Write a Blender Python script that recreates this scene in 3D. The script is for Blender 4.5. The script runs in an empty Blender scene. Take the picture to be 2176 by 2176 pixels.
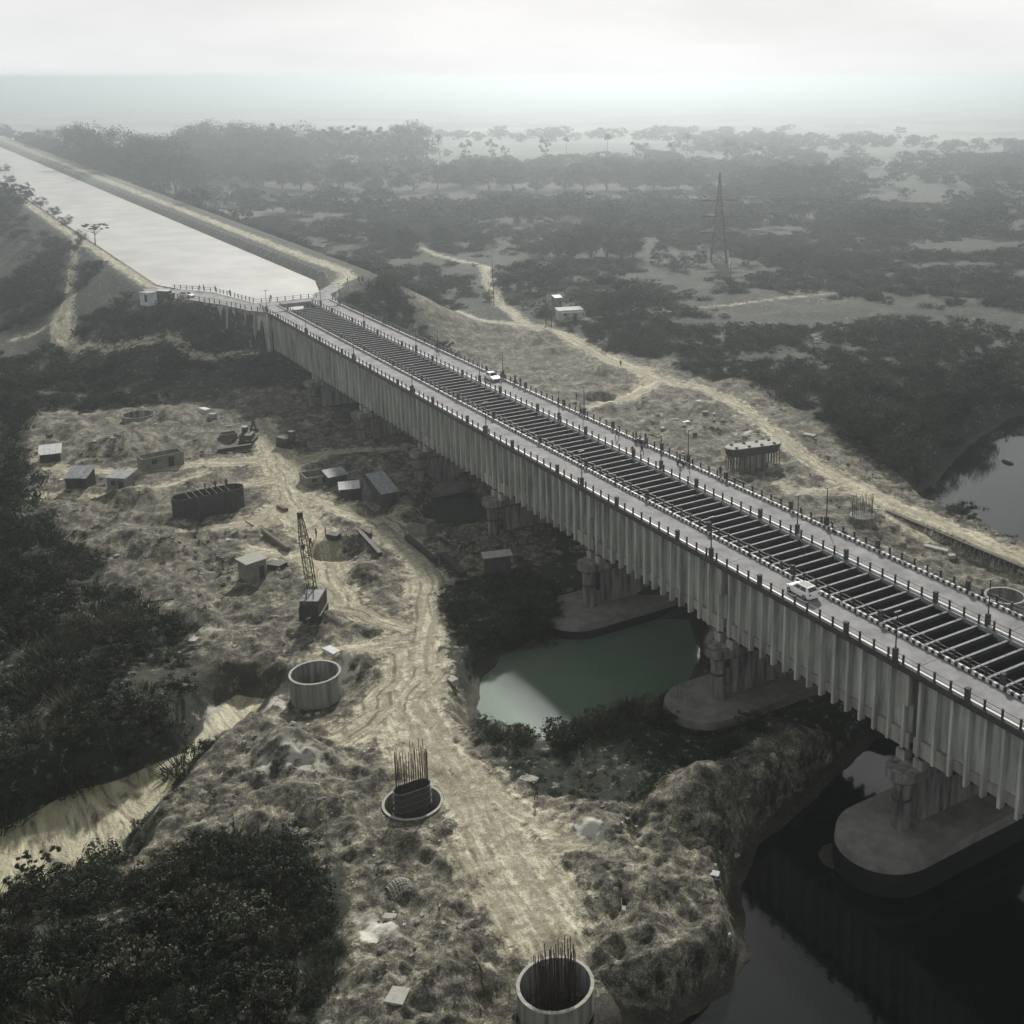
import bpy, math, random
import numpy as np
from mathutils import Vector, Matrix
R = math.radians
random.seed(7); rng = np.random.default_rng(11)
scene = bpy.context.scene
COL = scene.collection

# ------------------------------------------------------------------ camera
CAM = np.array([71.294, -78.441, 55.559]); YAW, PITCH = R(146.45), R(13.54)
FPX, PX, PY = 2487.0, 1365.0, 762.5            # focal length and principal point in pixels of the 2176 px photograph
FW = np.array([math.cos(YAW)*math.cos(PITCH), math.sin(YAW)*math.cos(PITCH), -math.sin(PITCH)])
RT = np.array([math.sin(YAW), -math.cos(YAW), 0.0]); UP = np.cross(RT, FW)
cd = bpy.data.cameras.new('camera'); cam = bpy.data.objects.new('camera', cd); COL.objects.link(cam)
cam.matrix_world = Matrix(((RT[0], UP[0], -FW[0], CAM[0]), (RT[1], UP[1], -FW[1], CAM[1]), (RT[2], UP[2], -FW[2], CAM[2]), (0, 0, 0, 1)))
cd.sensor_width = 36; cd.lens = FPX/2176*36; cd.shift_x = (1088-PX)/2176; cd.shift_y = -(1088-PY)/2176
cd.clip_start = 1; cd.clip_end = 20000
scene.camera = cam

# ------------------------------------------------------------------ sky, sun, exposure
SUN_EL, SUN_AZ = 29, 147      # elevation; azimuth (degrees from +x towards +y) the light comes from
SKY_GAIN = 0.84
w = bpy.data.worlds.new('World'); scene.world = w; w.use_nodes = True
nt = w.node_tree; nt.nodes.clear()
def N(t, typ, **k):
    n = t.nodes.new(typ)
    for a, b in k.items(): setattr(n, a, b)
    return n
out = N(nt, 'ShaderNodeOutputWorld'); bg = N(nt, 'ShaderNodeBackground'); bg.inputs['Strength'].default_value = 0.1
sky = N(nt, 'ShaderNodeTexSky', sky_type='NISHITA'); sky.sun_disc = False
sky.sun_elevation = R(SUN_EL); sky.sun_rotation = R(90-SUN_AZ); sky.dust_density = 5; sky.air_density = 1.5
tc = N(nt, 'ShaderNodeTexCoord'); mp = N(nt, 'ShaderNodeMapping'); mp.inputs['Scale'].default_value = (1.0, 1.0, 4.5)
nz = N(nt, 'ShaderNodeTexNoise'); nz.inputs['Scale'].default_value = 3.2; nz.inputs['Detail'].default_value = 5; nz.inputs['Roughness'].default_value = .5
rp = N(nt, 'ShaderNodeValToRGB')
rp.color_ramp.elements[0].position = .32; rp.color_ramp.elements[1].position = .66
g0, g1 = SKY_GAIN*8.1, SKY_GAIN*9.6
rp.color_ramp.elements[0].color = (g0*.975, g0*.99, g0, 1); rp.color_ramp.elements[1].color = (g1*.985, g1*.99, g1*.99, 1)
mx = N(nt, 'ShaderNodeMixRGB'); mx.inputs['Fac'].default_value = .98
L = nt.links.new
L(tc.outputs['Generated'], mp.inputs['Vector']); L(mp.outputs[0], nz.inputs['Vector']); L(nz.outputs['Fac'], rp.inputs['Fac'])
# a hazy sky is brightest low down
sx_ = N(nt, 'ShaderNodeSeparateXYZ'); ov = N(nt, 'ShaderNodeMath', operation='MAXIMUM'); ov.inputs[1].default_value = 0
og = N(nt, 'ShaderNodeMath', operation='MULTIPLY_ADD'); og.inputs[1].default_value = -.78; og.inputs[2].default_value = 1.0
vm = N(nt, 'ShaderNodeVectorMath', operation='SCALE')
L(tc.outputs['Generated'], sx_.inputs[0]); L(sx_.outputs[2], ov.inputs[0]); L(ov.outputs[0], og.inputs[0]); L(rp.outputs[0], vm.inputs[0]); L(og.outputs[0], vm.inputs['Scale'])
L(sky.outputs[0], mx.inputs['Color1']); L(vm.outputs[0], mx.inputs['Color2']); L(mx.outputs[0], bg.inputs['Color']); L(bg.outputs[0], out.inputs['Surface'])
sl = bpy.data.lights.new('sun', 'SUN'); sl.energy = 5.0; sl.angle = R(2.5); sl.color = (1, .95, .87)
so = bpy.data.objects.new('sun', sl); COL.objects.link(so); so.location = (0, 0, 120)
sd = Vector((math.cos(R(SUN_EL))*math.cos(R(SUN_AZ)), math.cos(R(SUN_EL))*math.sin(R(SUN_AZ)), math.sin(R(SUN_EL))))
so.rotation_euler = sd.to_track_quat('Z', 'Y').to_euler()
vs = scene.view_settings; vs.view_transform = 'Standard'; vs.look = 'None'; vs.exposure = 0.32; vs.gamma = 1; vs.use_curve_mapping = False
HAZE_DENSITY, HAZE_COLOR = 0.00074, (.665, .725, .76)
scene.cycles.volume_bounces = 4; scene.cycles.max_bounces = 8; scene.cycles.transparent_max_bounces = 8

# ------------------------------------------------------------------ helpers
def at(px, py, z=-16.5):
    """the place on the level z that the photograph shows at pixel px, py"""
    d = FW + RT*(px-PX)/FPX - UP*(py-PY)/FPX
    return CAM + d*((z-CAM[2])/d[2])
def ats(z, *pts): return [tuple(at(a, b, z)[:2]) for a, b in pts]

def props(o, label=None, cat=None, group=None, kind=None):
    if label: o['label'] = label
    if cat: o['category'] = cat
    if group: o['group'] = group
    if kind or cat: o['kind'] = kind or 'thing'
    return o
def empty(name, loc, label, cat, group=None, rz=0):
    o = bpy.data.objects.new(name, None); COL.objects.link(o); o.location = loc; o.rotation_euler[2] = rz
    return props(o, label, cat, group)
def link(name, me, parent=None, loc=(0, 0, 0), rz=0, **k):
    o = bpy.data.objects.new(name, me); COL.objects.link(o); o.location = loc; o.rotation_euler[2] = rz
    if parent is not None: o.parent = parent
    return props(o, **k)
KIDS = {}
def copy_tree(o, parent=None):
    c = o.copy(); COL.objects.link(c)
    if parent is not None: c.parent = parent
    for ch in [x for x in bpy.data.objects if x.parent == o]: copy_tree(ch, c)
    return c

class MB:
    def __init__(s): s.v = []; s.f = []; s.m = []; s.mats = []; s.sm = []
    def mi(s, m):
        if m not in s.mats: s.mats.append(m)
        return s.mats.index(m)
    def add(s, vs_, fs, m, smooth=False):
        b = len(s.v); k = s.mi(m); s.v += [tuple(map(float, q)) for q in vs_]
        for f in fs: s.f.append(tuple(i+b for i in f)); s.m.append(k); s.sm.append(smooth)
    def box(s, a, b, m, T=None):
        x0, y0, z0 = a; x1, y1, z1 = b
        vs_ = [(x0,y0,z0),(x1,y0,z0),(x1,y1,z0),(x0,y1,z0),(x0,y0,z1),(x1,y0,z1),(x1,y1,z1),(x0,y1,z1)]
        if T is not None: vs_ = [tuple(T @ Vector(q)) for q in vs_]
        s.add(vs_, [(3,2,1,0),(4,5,6,7),(0,1,5,4),(1,2,6,5),(2,3,7,6),(3,0,4,7)], m)
    def prism(s, poly, z0, z1, m, top=None, smooth=False):
        """vertical prism over a plan polygon; top = scaled outline"""
        n = len(poly); t = top or poly
        vs_ = [(x, y, z0) for x, y in poly]+[(x, y, z1) for x, y in t]
        s.add(vs_, [(i, (i+1) % n, n+(i+1) % n, n+i) for i in range(n)], m, smooth)
        s.add([(x, y, z1) for x, y in t], [tuple(range(n))], m); s.add([(x, y, z0) for x, y in poly], [tuple(range(n))[::-1]], m)
    def tube(s, p, q, r0, r1=None, m=None, n=6, cap=True, smooth=True):
        r1 = r0 if r1 is None else r1
        p = Vector(p); q = Vector(q); d = (q-p).normalized()
        a = d.orthogonal().normalized(); b = d.cross(a)
        vs_ = [p+(a*math.cos(2*math.pi*i/n)+b*math.sin(2*math.pi*i/n))*r0 for i in range(n)]
        vs_ += [q+(a*math.cos(2*math.pi*i/n)+b*math.sin(2*math.pi*i/n))*r1 for i in range(n)]
        s.add(vs_, [(i, (i+1) % n, n+(i+1) % n, n+i) for i in range(n)], m, smooth)
        if cap: s.add(vs_, [tuple(range(n))[::-1], tuple(range(n, 2*n))], m)
    def beam(s, p, q, w_, h_, m):
        """bar of section w x h from p to q"""
        p = Vector(p); q = Vector(q); d = (q-p); l = d.length; d.normalize()
        sd_ = d.cross(Vector((0, 0, 1))); 
        if sd_.length < 1e-4: sd_ = Vector((1, 0, 0))
        sd_.normalize(); u = sd_.cross(d)
        c = [(-1,-1),(1,-1),(1,1),(-1,1)]
        vs_ = [p+sd_*(i*w_/2)+u*(j*h_/2) for i, j in c]+[q+sd_*(i*w_/2)+u*(j*h_/2) for i, j in c]
        s.add(vs_, [(0,1,2,3),(7,6,5,4),(0,4,5,1),(1,5,6,2),(2,6,7,3),(3,7,4,0)], m)
    def ring(s, c, ro, ri, z0, z1, m, n=48, jit=0):
        x, y = c; cs = [(math.cos(2*math.pi*i/n), math.sin(2*math.pi*i/n)) for i in range(n)]
        vs_ = []
        for r, z in ((ro, z0), (ro, z1), (ri, z1), (ri, z0)): vs_ += [(x+a*r, y+b*r, z+(random.uniform(-jit, jit) if z == z1 else 0)) for a, b in cs]
        fs = []
        for k in range(3): fs += [(k*n+i, k*n+(i+1) % n, (k+1)*n+(i+1) % n, (k+1)*n+i) for i in range(n)]
        b = len(s.f); s.add(vs_, fs, m, True)
        for i in range(b+n, b+2*n): s.sm[i] = False
    def mesh(s, name):
        me = bpy.data.meshes.new(name); me.from_pydata(s.v, [], s.f)
        for m in s.mats: me.materials.append(m)
        me.polygons.foreach_set('material_index', s.m); me.polygons.foreach_set('use_smooth', s.sm)
        me.update(); return me
    def build(s, name, parent=None, **k): return link(name, s.mesh(name), parent, **k)

# ------------------------------------------------------------------ materials
def mat(name, col, rough=.9, var=.25, scale=1.0, bump=0, bscale=None, col2=None, streak=False, metal=0, spec=.3, fine=0, obj=False):
    m = bpy.data.materials.new(name); m.use_nodes = True; t = m.node_tree; b = t.nodes['Principled BSDF']
    b.inputs['Roughness'].default_value = rough; b.inputs['Metallic'].default_value = metal; b.inputs['Specular IOR Level'].default_value = spec
    g = N(t, 'ShaderNodeNewGeometry'); src = g.outputs['Position']
    if obj: src = N(t, 'ShaderNodeTexCoord').outputs['Object']
    mpn = N(t, 'ShaderNodeMapping'); mpn.inputs['Scale'].default_value = (scale, scale, scale*(.12 if streak else 1)); t.links.new(src, mpn.inputs['Vector'])
    n1 = N(t, 'ShaderNodeTexNoise'); n1.inputs['Scale'].default_value = 1; n1.inputs['Detail'].default_value = 6; n1.inputs['Roughness'].default_value = .62
    t.links.new(mpn.outputs[0], n1.inputs['Vector'])
    r = N(t, 'ShaderNodeValToRGB'); r.color_ramp.elements[0].position = .33; r.color_ramp.elements[1].position = .68
    c2 = col2 or tuple(min(1, c*(1+var)) for c in col); c1 = col if col2 else tuple(c*(1-var) for c in col)
    r.color_ramp.elements[0].color = (*c1, 1); r.color_ramp.elements[1].color = (*c2, 1)
    t.links.new(n1.outputs['Fac'], r.inputs['Fac']); t.links.new(r.outputs[0], b.inputs['Base Color'])
    if bump:
        n2 = N(t, 'ShaderNodeTexNoise'); n2.inputs['Scale'].default_value = bscale or scale*4; n2.inputs['Detail'].default_value = 5
        t.links.new(src, n2.inputs['Vector']); bp = N(t, 'ShaderNodeBump'); bp.inputs['Strength'].default_value = bump; bp.inputs['Distance'].default_value = .2
        t.links.new(n2.outputs['Fac'], bp.inputs['Height']); t.links.new(bp.outputs[0], b.inputs['Normal'])
    return m
M = {}
M['concrete'] = mat('weathered_concrete', (.20, .205, .185), .9, .0, 1.1, .3, 6, (.55, .555, .51), streak=True)
M['concrete_band'] = mat('paler_concrete', (.17, .17, .145), .9, .0, 1.1, .3, 6, (.42, .415, .37), streak=True)
M['soffit'] = mat('dark_concrete', (.035, .035, .035), .9, .3, .6, .2)  # much darker than the wall concrete; undersides and lower part of beams
M['inside'] = mat('wet_shade_dark_concrete', (.012, .012, .013), .7, .4, .6, .2)  # trough interior's shade put into the colour; foundation skirts are wet-stained
M['road'] = mat('deck_concrete', (.14, .14, .145), .9, 0, .35, .15, 5, (.29, .29, .295))
M['beam'] = mat('beam_concrete', (.20, .205, .21), .9, 0, 1.5, .1, 5, (.30, .305, .31))
M['edge'] = mat('dark_edge_concrete', (.05, .05, .05), .9, .3, 1.2, .2)
M['steel'] = mat('rusted_dark_steel', (.028, .027, .026), .7, .4, 3, 0)
M['rail'] = mat('grey_painted_rail', (.09, .10, .105), .6, .3, 3, 0)
M['white'] = mat('white_paint', (.62, .62, .62), .6, .1, 3, 0)
M['black'] = mat('black_paint', (.02, .02, .02), .6, .2, 3, 0)
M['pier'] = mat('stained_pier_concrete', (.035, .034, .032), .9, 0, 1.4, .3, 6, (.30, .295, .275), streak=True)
M['caisson'] = mat('dusty_caisson_concrete', (.13, .125, .115), .95, 0, .5, .3, 4, (.24, .235, .215))
M['well'] = mat('well_concrete', (.07, .069, .06), .9, 0, 1.6, .3, 6, (.24, .235, .20), streak=True)
M['rim'] = mat('pale_well_rim', (.26, .26, .23), .9, 0, 2, .2, 6, (.38, .37, .33))
M['rebar'] = mat('rust_rebar', (.035, .025, .02), .8, .4, 4)
M['sheet'] = mat('faded_metal_sheet', (.22, .235, .25), .6, .35, 1.5)
M['tarp'] = mat('pale_tarpaulin', (.5, .51, .52), .7, .2, 1.5)
M['hut'] = mat('plastered_wall', (.17, .165, .15), .9, .3, 1)
M['whitewash'] = mat('whitewashed_wall', (.48, .49, .50), .9, .2, 1)
M['wood'] = mat('weathered_timber', (.10, .085, .065), .9, .4, 2)
M['brickwall'] = mat('dull_brick', (.13, .10, .085), .9, .3, 2)
M['car'] = mat('white_car_paint', (.78, .79, .80), .25, .02, 1, spec=.6)
M['glass'] = mat('dark_car_glass', (.012, .014, .016), .08, .1, 1, spec=.6)
M['tyre'] = mat('tyre_rubber', (.02, .02, .02), .8, .1, 3)
M['alloy'] = mat('grey_wheel_metal', (.35, .35, .36), .35, .1, 3, metal=.7)
M['redlamp'] = mat('red_lamp_plastic', (.25, .02, .02), .3, .1, 3)
M['lamp'] = mat('clear_lamp_plastic', (.5, .5, .5), .2, .1, 3)
M['yellow'] = mat('worn_yellow_green_paint', (.055, .058, .022), .7, .4, 2)
M['crane'] = mat('worn_crane_paint', (.06, .056, .048), .7, .5, 1.5)
M['skin'] = mat('skin', (.12, .07, .05), .7, .1, 3)
M['shirt'] = mat('dark_shirt', (.05, .05, .06), .9, .2, 3); M['shirt_pale'] = mat('pale_shirt', (.35, .35, .34), .9, .2, 3); M['shirt_red'] = mat('red_shirt', (.16, .04, .035), .9, .2, 3)
M['trousers'] = mat('dark_trousers', (.025, .025, .03), .9, .2, 3)
M['bark'] = mat('bark', (.06, .052, .042), .95, .3, 3)
M['stone'] = mat('grey_stone', (.14, .135, .125), .95, .4, 2, .3)
M['sandpile'] = mat('grey_green_sand', (.15, .15, .12), .95, .3, 1.5, .4, 5)

def foliage(name, a, b, sc=.35):
    m = bpy.data.materials.new(name); m.use_nodes = True; t = m.node_tree; p = t.nodes['Principled BSDF']
    p.inputs['Roughness'].default_value = .85; p.inputs['Specular IOR Level'].default_value = .15
    g = N(t, 'ShaderNodeNewGeometry'); n1 = N(t, 'ShaderNodeTexNoise'); n1.inputs['Scale'].default_value = sc; n1.inputs['Detail'].default_value = 6; n1.inputs['Roughness'].default_value = .7
    t.links.new(g.outputs['Position'], n1.inputs['Vector']); oi = N(t, 'ShaderNodeObjectInfo')
    ad = N(t, 'ShaderNodeMath', operation='MULTIPLY_ADD'); ad.inputs[1].default_value = .34; t.links.new(oi.outputs['Random'], ad.inputs[0]); t.links.new(n1.outputs['Fac'], ad.inputs[2])
    r = N(t, 'ShaderNodeValToRGB'); r.color_ramp.elements[0].position = .46; r.color_ramp.elements[1].position = .95
    r.color_ramp.elements[0].color = (*a, 1); r.color_ramp.elements[1].color = (*b, 1)
    t.links.new(ad.outputs[0], r.inputs['Fac']); t.links.new(r.outputs[0], p.inputs['Base Color'])
    return m
M['leaf_dark'] = foliage('dark_foliage', (.010, .016, .012), (.052, .066, .042))
M['leaf'] = foliage('foliage', (.018, .028, .018), (.085, .10, .06))
M['leaf_dry'] = foliage('dry_scrub', (.026, .029, .021), (.12, .115, .08))

# ------------------------------------------------------------------ numpy noise and distance tools
def vnoise(x, y, seed=0):
    xi = np.floor(x).astype(np.int64); yi = np.floor(y).astype(np.int64); fx = x-xi; fy = y-yi
    fx = fx*fx*(3-2*fx); fy = fy*fy*(3-2*fy)
    def h(a, b):
        n = (a*374761393+b*668265263+seed*1442695041) & 0xffffffff
        n = ((n ^ (n >> 13))*1274126177) & 0xffffffff
        return ((n ^ (n >> 16)) & 0xffff)/65535.0
    return (h(xi, yi)*(1-fx)+h(xi+1, yi)*fx)*(1-fy)+(h(xi, yi+1)*(1-fx)+h(xi+1, yi+1)*fx)*fy
def fbm(x, y, sc, oct=4, seed=0, gain=.5):
    r = 0; a = 1; tot = 0
    c, s = math.cos(.7), math.sin(.7)
    for k in range(oct):
        r = r+a*vnoise(x/sc+17.3*k, y/sc-9.1*k, seed+k); tot += a; a *= gain; sc /= 2.03; x, y = c*x-s*y, s*x+c*y
    return r/tot
def ss(a, b, v): t = np.clip((v-a)/(b-a), 0, 1); return t*t*(3-2*t)
def sdf(x, y, poly):
    """signed distance to a polygon, negative inside"""
    d = np.full(x.shape, 1e18); ins = np.zeros(x.shape, bool); n = len(poly)
    for i in range(n):
        ax, ay = poly[i]; bx, by = poly[(i+1) % n]; ex, ey = bx-ax, by-ay
        px_, py_ = x-ax, y-ay; t = np.clip((px_*ex+py_*ey)/(ex*ex+ey*ey+1e-9), 0, 1)
        d = np.minimum(d, (px_-t*ex)**2+(py_-t*ey)**2)
        c = ((ay > y) != (by > y)); ins ^= c & (x < (bx-ax)*(y-ay)/((by-ay) if by != ay else 1e-9)+ax)
    d = np.sqrt(d); return np.where(ins, -d, d)
def sdl(x, y, line):
    """distance to a polyline, with signed across and along coordinates"""
    d = np.full(x.shape, 1e9); al = np.zeros(x.shape); ac = np.zeros(x.shape); wd = np.zeros(x.shape); s0 = 0
    for (ax, ay, wa), (bx, by, wb) in zip(line[:-1], line[1:]):
        ex, ey = bx-ax, by-ay; l = math.hypot(ex, ey); px_, py_ = x-ax, y-ay
        t = np.clip((px_*ex+py_*ey)/(l*l), 0, 1); dd = np.hypot(px_-t*ex, py_-t*ey); k = dd < d
        d = np.where(k, dd, d); al = np.where(k, s0+t*l, al); ac = np.where(k, (px_*ey-py_*ex)/l, ac); wd = np.where(k, wa+(wb-wa)*t, wd); s0 += l
    return d, al, ac, wd

# ------------------------------------------------------------------ ground plan (metres; x along the aqueduct, y across it, deck level z = 0)
GZ = -16.5
P_RIVER = [(-17.9,13.3),(-14.3,4.7),(-11.3,-3.5),(-9.7,-11.1),(-5.8,-16.9),(-.3,-20.1),(2.7,-22.),(4.8,-25.9),(4.9,-31.8),(2.3,-35.7),(4,-42),(9,-50),(10,-70),(20,-130),(320,-130),(320,40),(60,40),(0,30)]
P_RIVER2 = [(-97,190),(-97,133.4),(-88,109),(-78.6,91),(-73,79),(-64,73.5),(-45,72),(0,72),(320,80),(320,500),(-60,500)]
P_POND = ats(-19,(1180,1340),(1050,1390),(1010,1450),(1005,1560),(1050,1545),(1095,1545),(1150,1585),(1200,1570),(1260,1545),(1400,1490),(1470,1450),(1500,1400),(1475,1310),(1180,1290))
P_PONDB = ats(-18.6,(950,1040),(1000,1055),(1040,1090),(1010,1130),(930,1125),(900,1095))
P_STREAM = ats(-19.6,(-60,1790),(0,1760),(150,1690),(300,1640),(390,1600),(440,1530),(470,1500),(500,1480),(570,1490),(540,1530),(480,1560),(420,1610),(330,1720),(275,1790),(260,1850),(170,1885),(0,1930),(-80,1950))
P_SITE = ats(-16.5,(60,930),(75,1000),(60,1040),(130,1090),(140,1140),(230,1230),(300,1290),(390,1320),(430,1440),(460,1500),(400,1590),(300,1720),(262,1850),(400,1790),(620,1765),(715,1850),(725,2020),(700,2176),(720,2300),(1450,2300))+ats(-19.6,(1590,2060),(1575,1900),(1590,1830),(1640,1760),(1730,1660),(1790,1600))+ats(-17,(1700,1570),(1590,1610),(1520,1655),(1400,1650),(1370,1720),(1290,1715),(1130,1705),(1130,1640),(1010,1560),(955,1400),(940,1290),(1180,1190),(1160,1060),(1090,1030),(960,960),(850,925),(700,860),(520,850),(250,880),(60,890))
P_BARE2 = ats(-16.5,(890,700),(1000,690),(1120,690),(1300,740),(1480,800),(1620,820),(1660,850),(1800,930),(1900,1010),(2000,1080),(2176,1150),(2300,1190),(2300,1420),(1700,1250),(1100,840),(900,730))
P_CORE = [(-2600,-26),(-262,-19.5),(-250,-19.2),(-236,-11.6),(-226,-7.2),(-216,-3.8),(-211,.2),(-214,2),(-214,18),(-226,20),(-236,30),(-246,42),(-262,43),(-2600,43)]
P_CANAL = [(-2600,-11.5),(-268,-11.4),(-246,-3.6),(-223,1.6),(-213,5),(-213,12.5),(-223,18),(-256.5,26.5),(-262.6,28.2),(-2600,17)]
P_GREEN = ats(-18,(1130,1710),(1010,1650),(1200,1600),(1330,1560),(1450,1500),(1600,1500),(1760,1530),(1800,1560),(1690,1570),(1590,1600),(1500,1650),(1400,1645),(1360,1720),(1290,1720))
def wl(z, *pts): return [(*at(a, b, z)[:2], wd) for a, b, wd in pts]
TRACKS = [
 wl(-16.5,(560,900,3),(590,970,6),(610,1050,5),(700,1080,4),(800,1110,4.5),(880,1180,4),(915,1240,5),(905,1330,4.5),(885,1450,5),(880,1530,7),(940,1600,5),(1000,1680,6),(1040,1760,7),(1100,1860,8),(1150,1940,8),(1190,2000,5)),
 wl(-16.5,(590,970,5),(540,985,5),(420,990,4),(290,1010,3),(150,1010,3),(70,985,3)),
 wl(-16.5,(590,1000,4),(700,965,3),(860,955,2.5)),
 wl(-16.5,(610,1040,5),(640,1100,6),(680,1160,7),(700,1230,6),(740,1290,4)),
 wl(-16.5,(880,1450,8),(820,1520,6),(760,1560,4)),
 wl(-16.5,(470,1120,3.5),(560,1110,4.5),(620,1060,4)), wl(-16.5,(540,1170,2),(620,1190,3),(690,1170,3)), wl(-16.5,(860,1400,5),(850,1500,8),(900,1600,6),(960,1680,4)),
 wl(-16.5,(1000,1650,3),(1090,1720,3),(1200,1780,2),(1280,1800,1)), wl(-16.5,(620,1400,1.5),(720,1385,2.5),(840,1370,4)), wl(-16.5,(1100,1860,3),(1150,1800,2.5),(1240,1790,1.5)), wl(-16.5,(700,1290,2),(760,1300,3),(860,1340,3)),
 wl(-16.5,(430,1080,1.5),(500,1040,2.5),(590,1020,4)), wl(-16.5,(80,1060,1.5),(200,1060,1.5),(330,1045,1.5),(430,1010,2)),
 wl(-16.5,(800,1110,2),(860,1085,1.5),(960,1050,1.5)),
 wl(-16.5,(940,655,2.5),(1000,680,3.5),(1120,692,4.5),(1200,715,5),(1300,770,5),(1400,810,6),(1500,830,4),(1580,870,3.2),(1700,970,3.2),(1780,1020,3.5),(1900,1080,4.5),(2050,1145,5),(2240,1225,6)),
 wl(-16.5,(1120,692,3),(1060,645,3.5),(1040,600,3.5),(1032,570,4),(1000,560,3),(940,545,2.5),(880,520,2)),
 wl(-16.5,(1400,810,4),(1330,850,4),(1260,870,3)),
 wl(-16.5,(1180,688,1.2),(1290,672,1),(1430,660,1),(1560,648,1),(1660,636,1),(1790,625,1)),
 wl(-16.5,(1970,1140,2),(1800,1040,2),(1700,1050,2),(1640,1025,1.5)),
 wl(-15,(120,715,1.5),(130,745,2.2),(165,772,2.2),(230,782,1.6),(330,785,1.6),(380,783,1.2))+wl(-12.3,(450,774,1.2))+wl(-9.8,(540,752,1.0)),
 wl(-15,(30,718,1.6),(110,718,1.8),(140,700,2)),
 wl(-9,(140,700,2),(150,640,2),(165,590,1.6),(165,560,1.4)),
 [(-2600,32,3),(-420,35.5,3),(-300,36,3.2),(-262,37,3.2),(-250,34,3),(-240,27,2.6),(-231,20,2.4),(-221,16.5,2.2)],
 [(-2600,-20,2),(-420,-17,2.2),(-270,-16,2.6),(-256,-14,3),(-240,-8,3),(-226,1,2.6)],
]
MOUNDS = []   # x, y, radius, height
def mound(px, py, r, h, z=-16.5): q = at(px, py, z); MOUNDS.append((q[0], q[1], r, h))
for a in [(623,1600,5.5,3.6),(600,1690,6,1.6),(690,1700,4,1.2),(350,895,8,3.0),(270,955,9,3.2),(285,1060,6,2.2),(330,1160,8,2.2),(425,1320,4.2,2.4),(250,1150,6,1.5),
          (160,920,5,1.2),(700,1110,4,1.6),(780,1225,4.5,2.),(690,1330,5,1.4),(740,1400,4,1.5),(1250,1770,6,1.6),(1330,1900,8,1.8),(1480,1700,7,3.6),(1620,1650,5,2.2),(1700,1590,4,1.6),
          (1560,1700,5,1.6),(1620,1560,5,2.2),(900,2120,7,1.6),(760,2020,5,1.3),(1400,2050,7,1.2),(1020,1300,4,1.2),(1430,730,7,1.6),(1370,800,8,1.5),(1470,760,6,1.3),(1280,790,7,1.4),
          (1500,870,8,1.5),(1560,820,6,1.2),(1160,720,10,2.2),(560,880,5,1.2),(700,890,6,1.5),(1290,870,5,1.2),(1180,745,5,1.4),(990,760,8,1.6),(1880,1240,7,1.4)]: mound(*a)
PITS = [(-150.5,57,4,2.5),(-97,-24,5,2.4)]
q = at(1040, 705, GZ); PITS.append((q[0], q[1], 8, 1.6))
q = at(800, 1090, GZ); PITS.append((q[0], q[1], 3.5, 1.2))
WELLS = [(1180,2090,-15.2,3.1,6,-18.2,-17.6),(877,1703,-17.0,3.1,5,-22,-17.15),(669,1428,-14.4,3.05,7,-19.5,-17.7),(2136,1265,-15.2,2.8,5,-17.9,-17.6),(294,880,-15.2,3.3,5,-18,-16.6)]   # px, py, rim z, radius, apron, floor inside, ground outside

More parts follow.
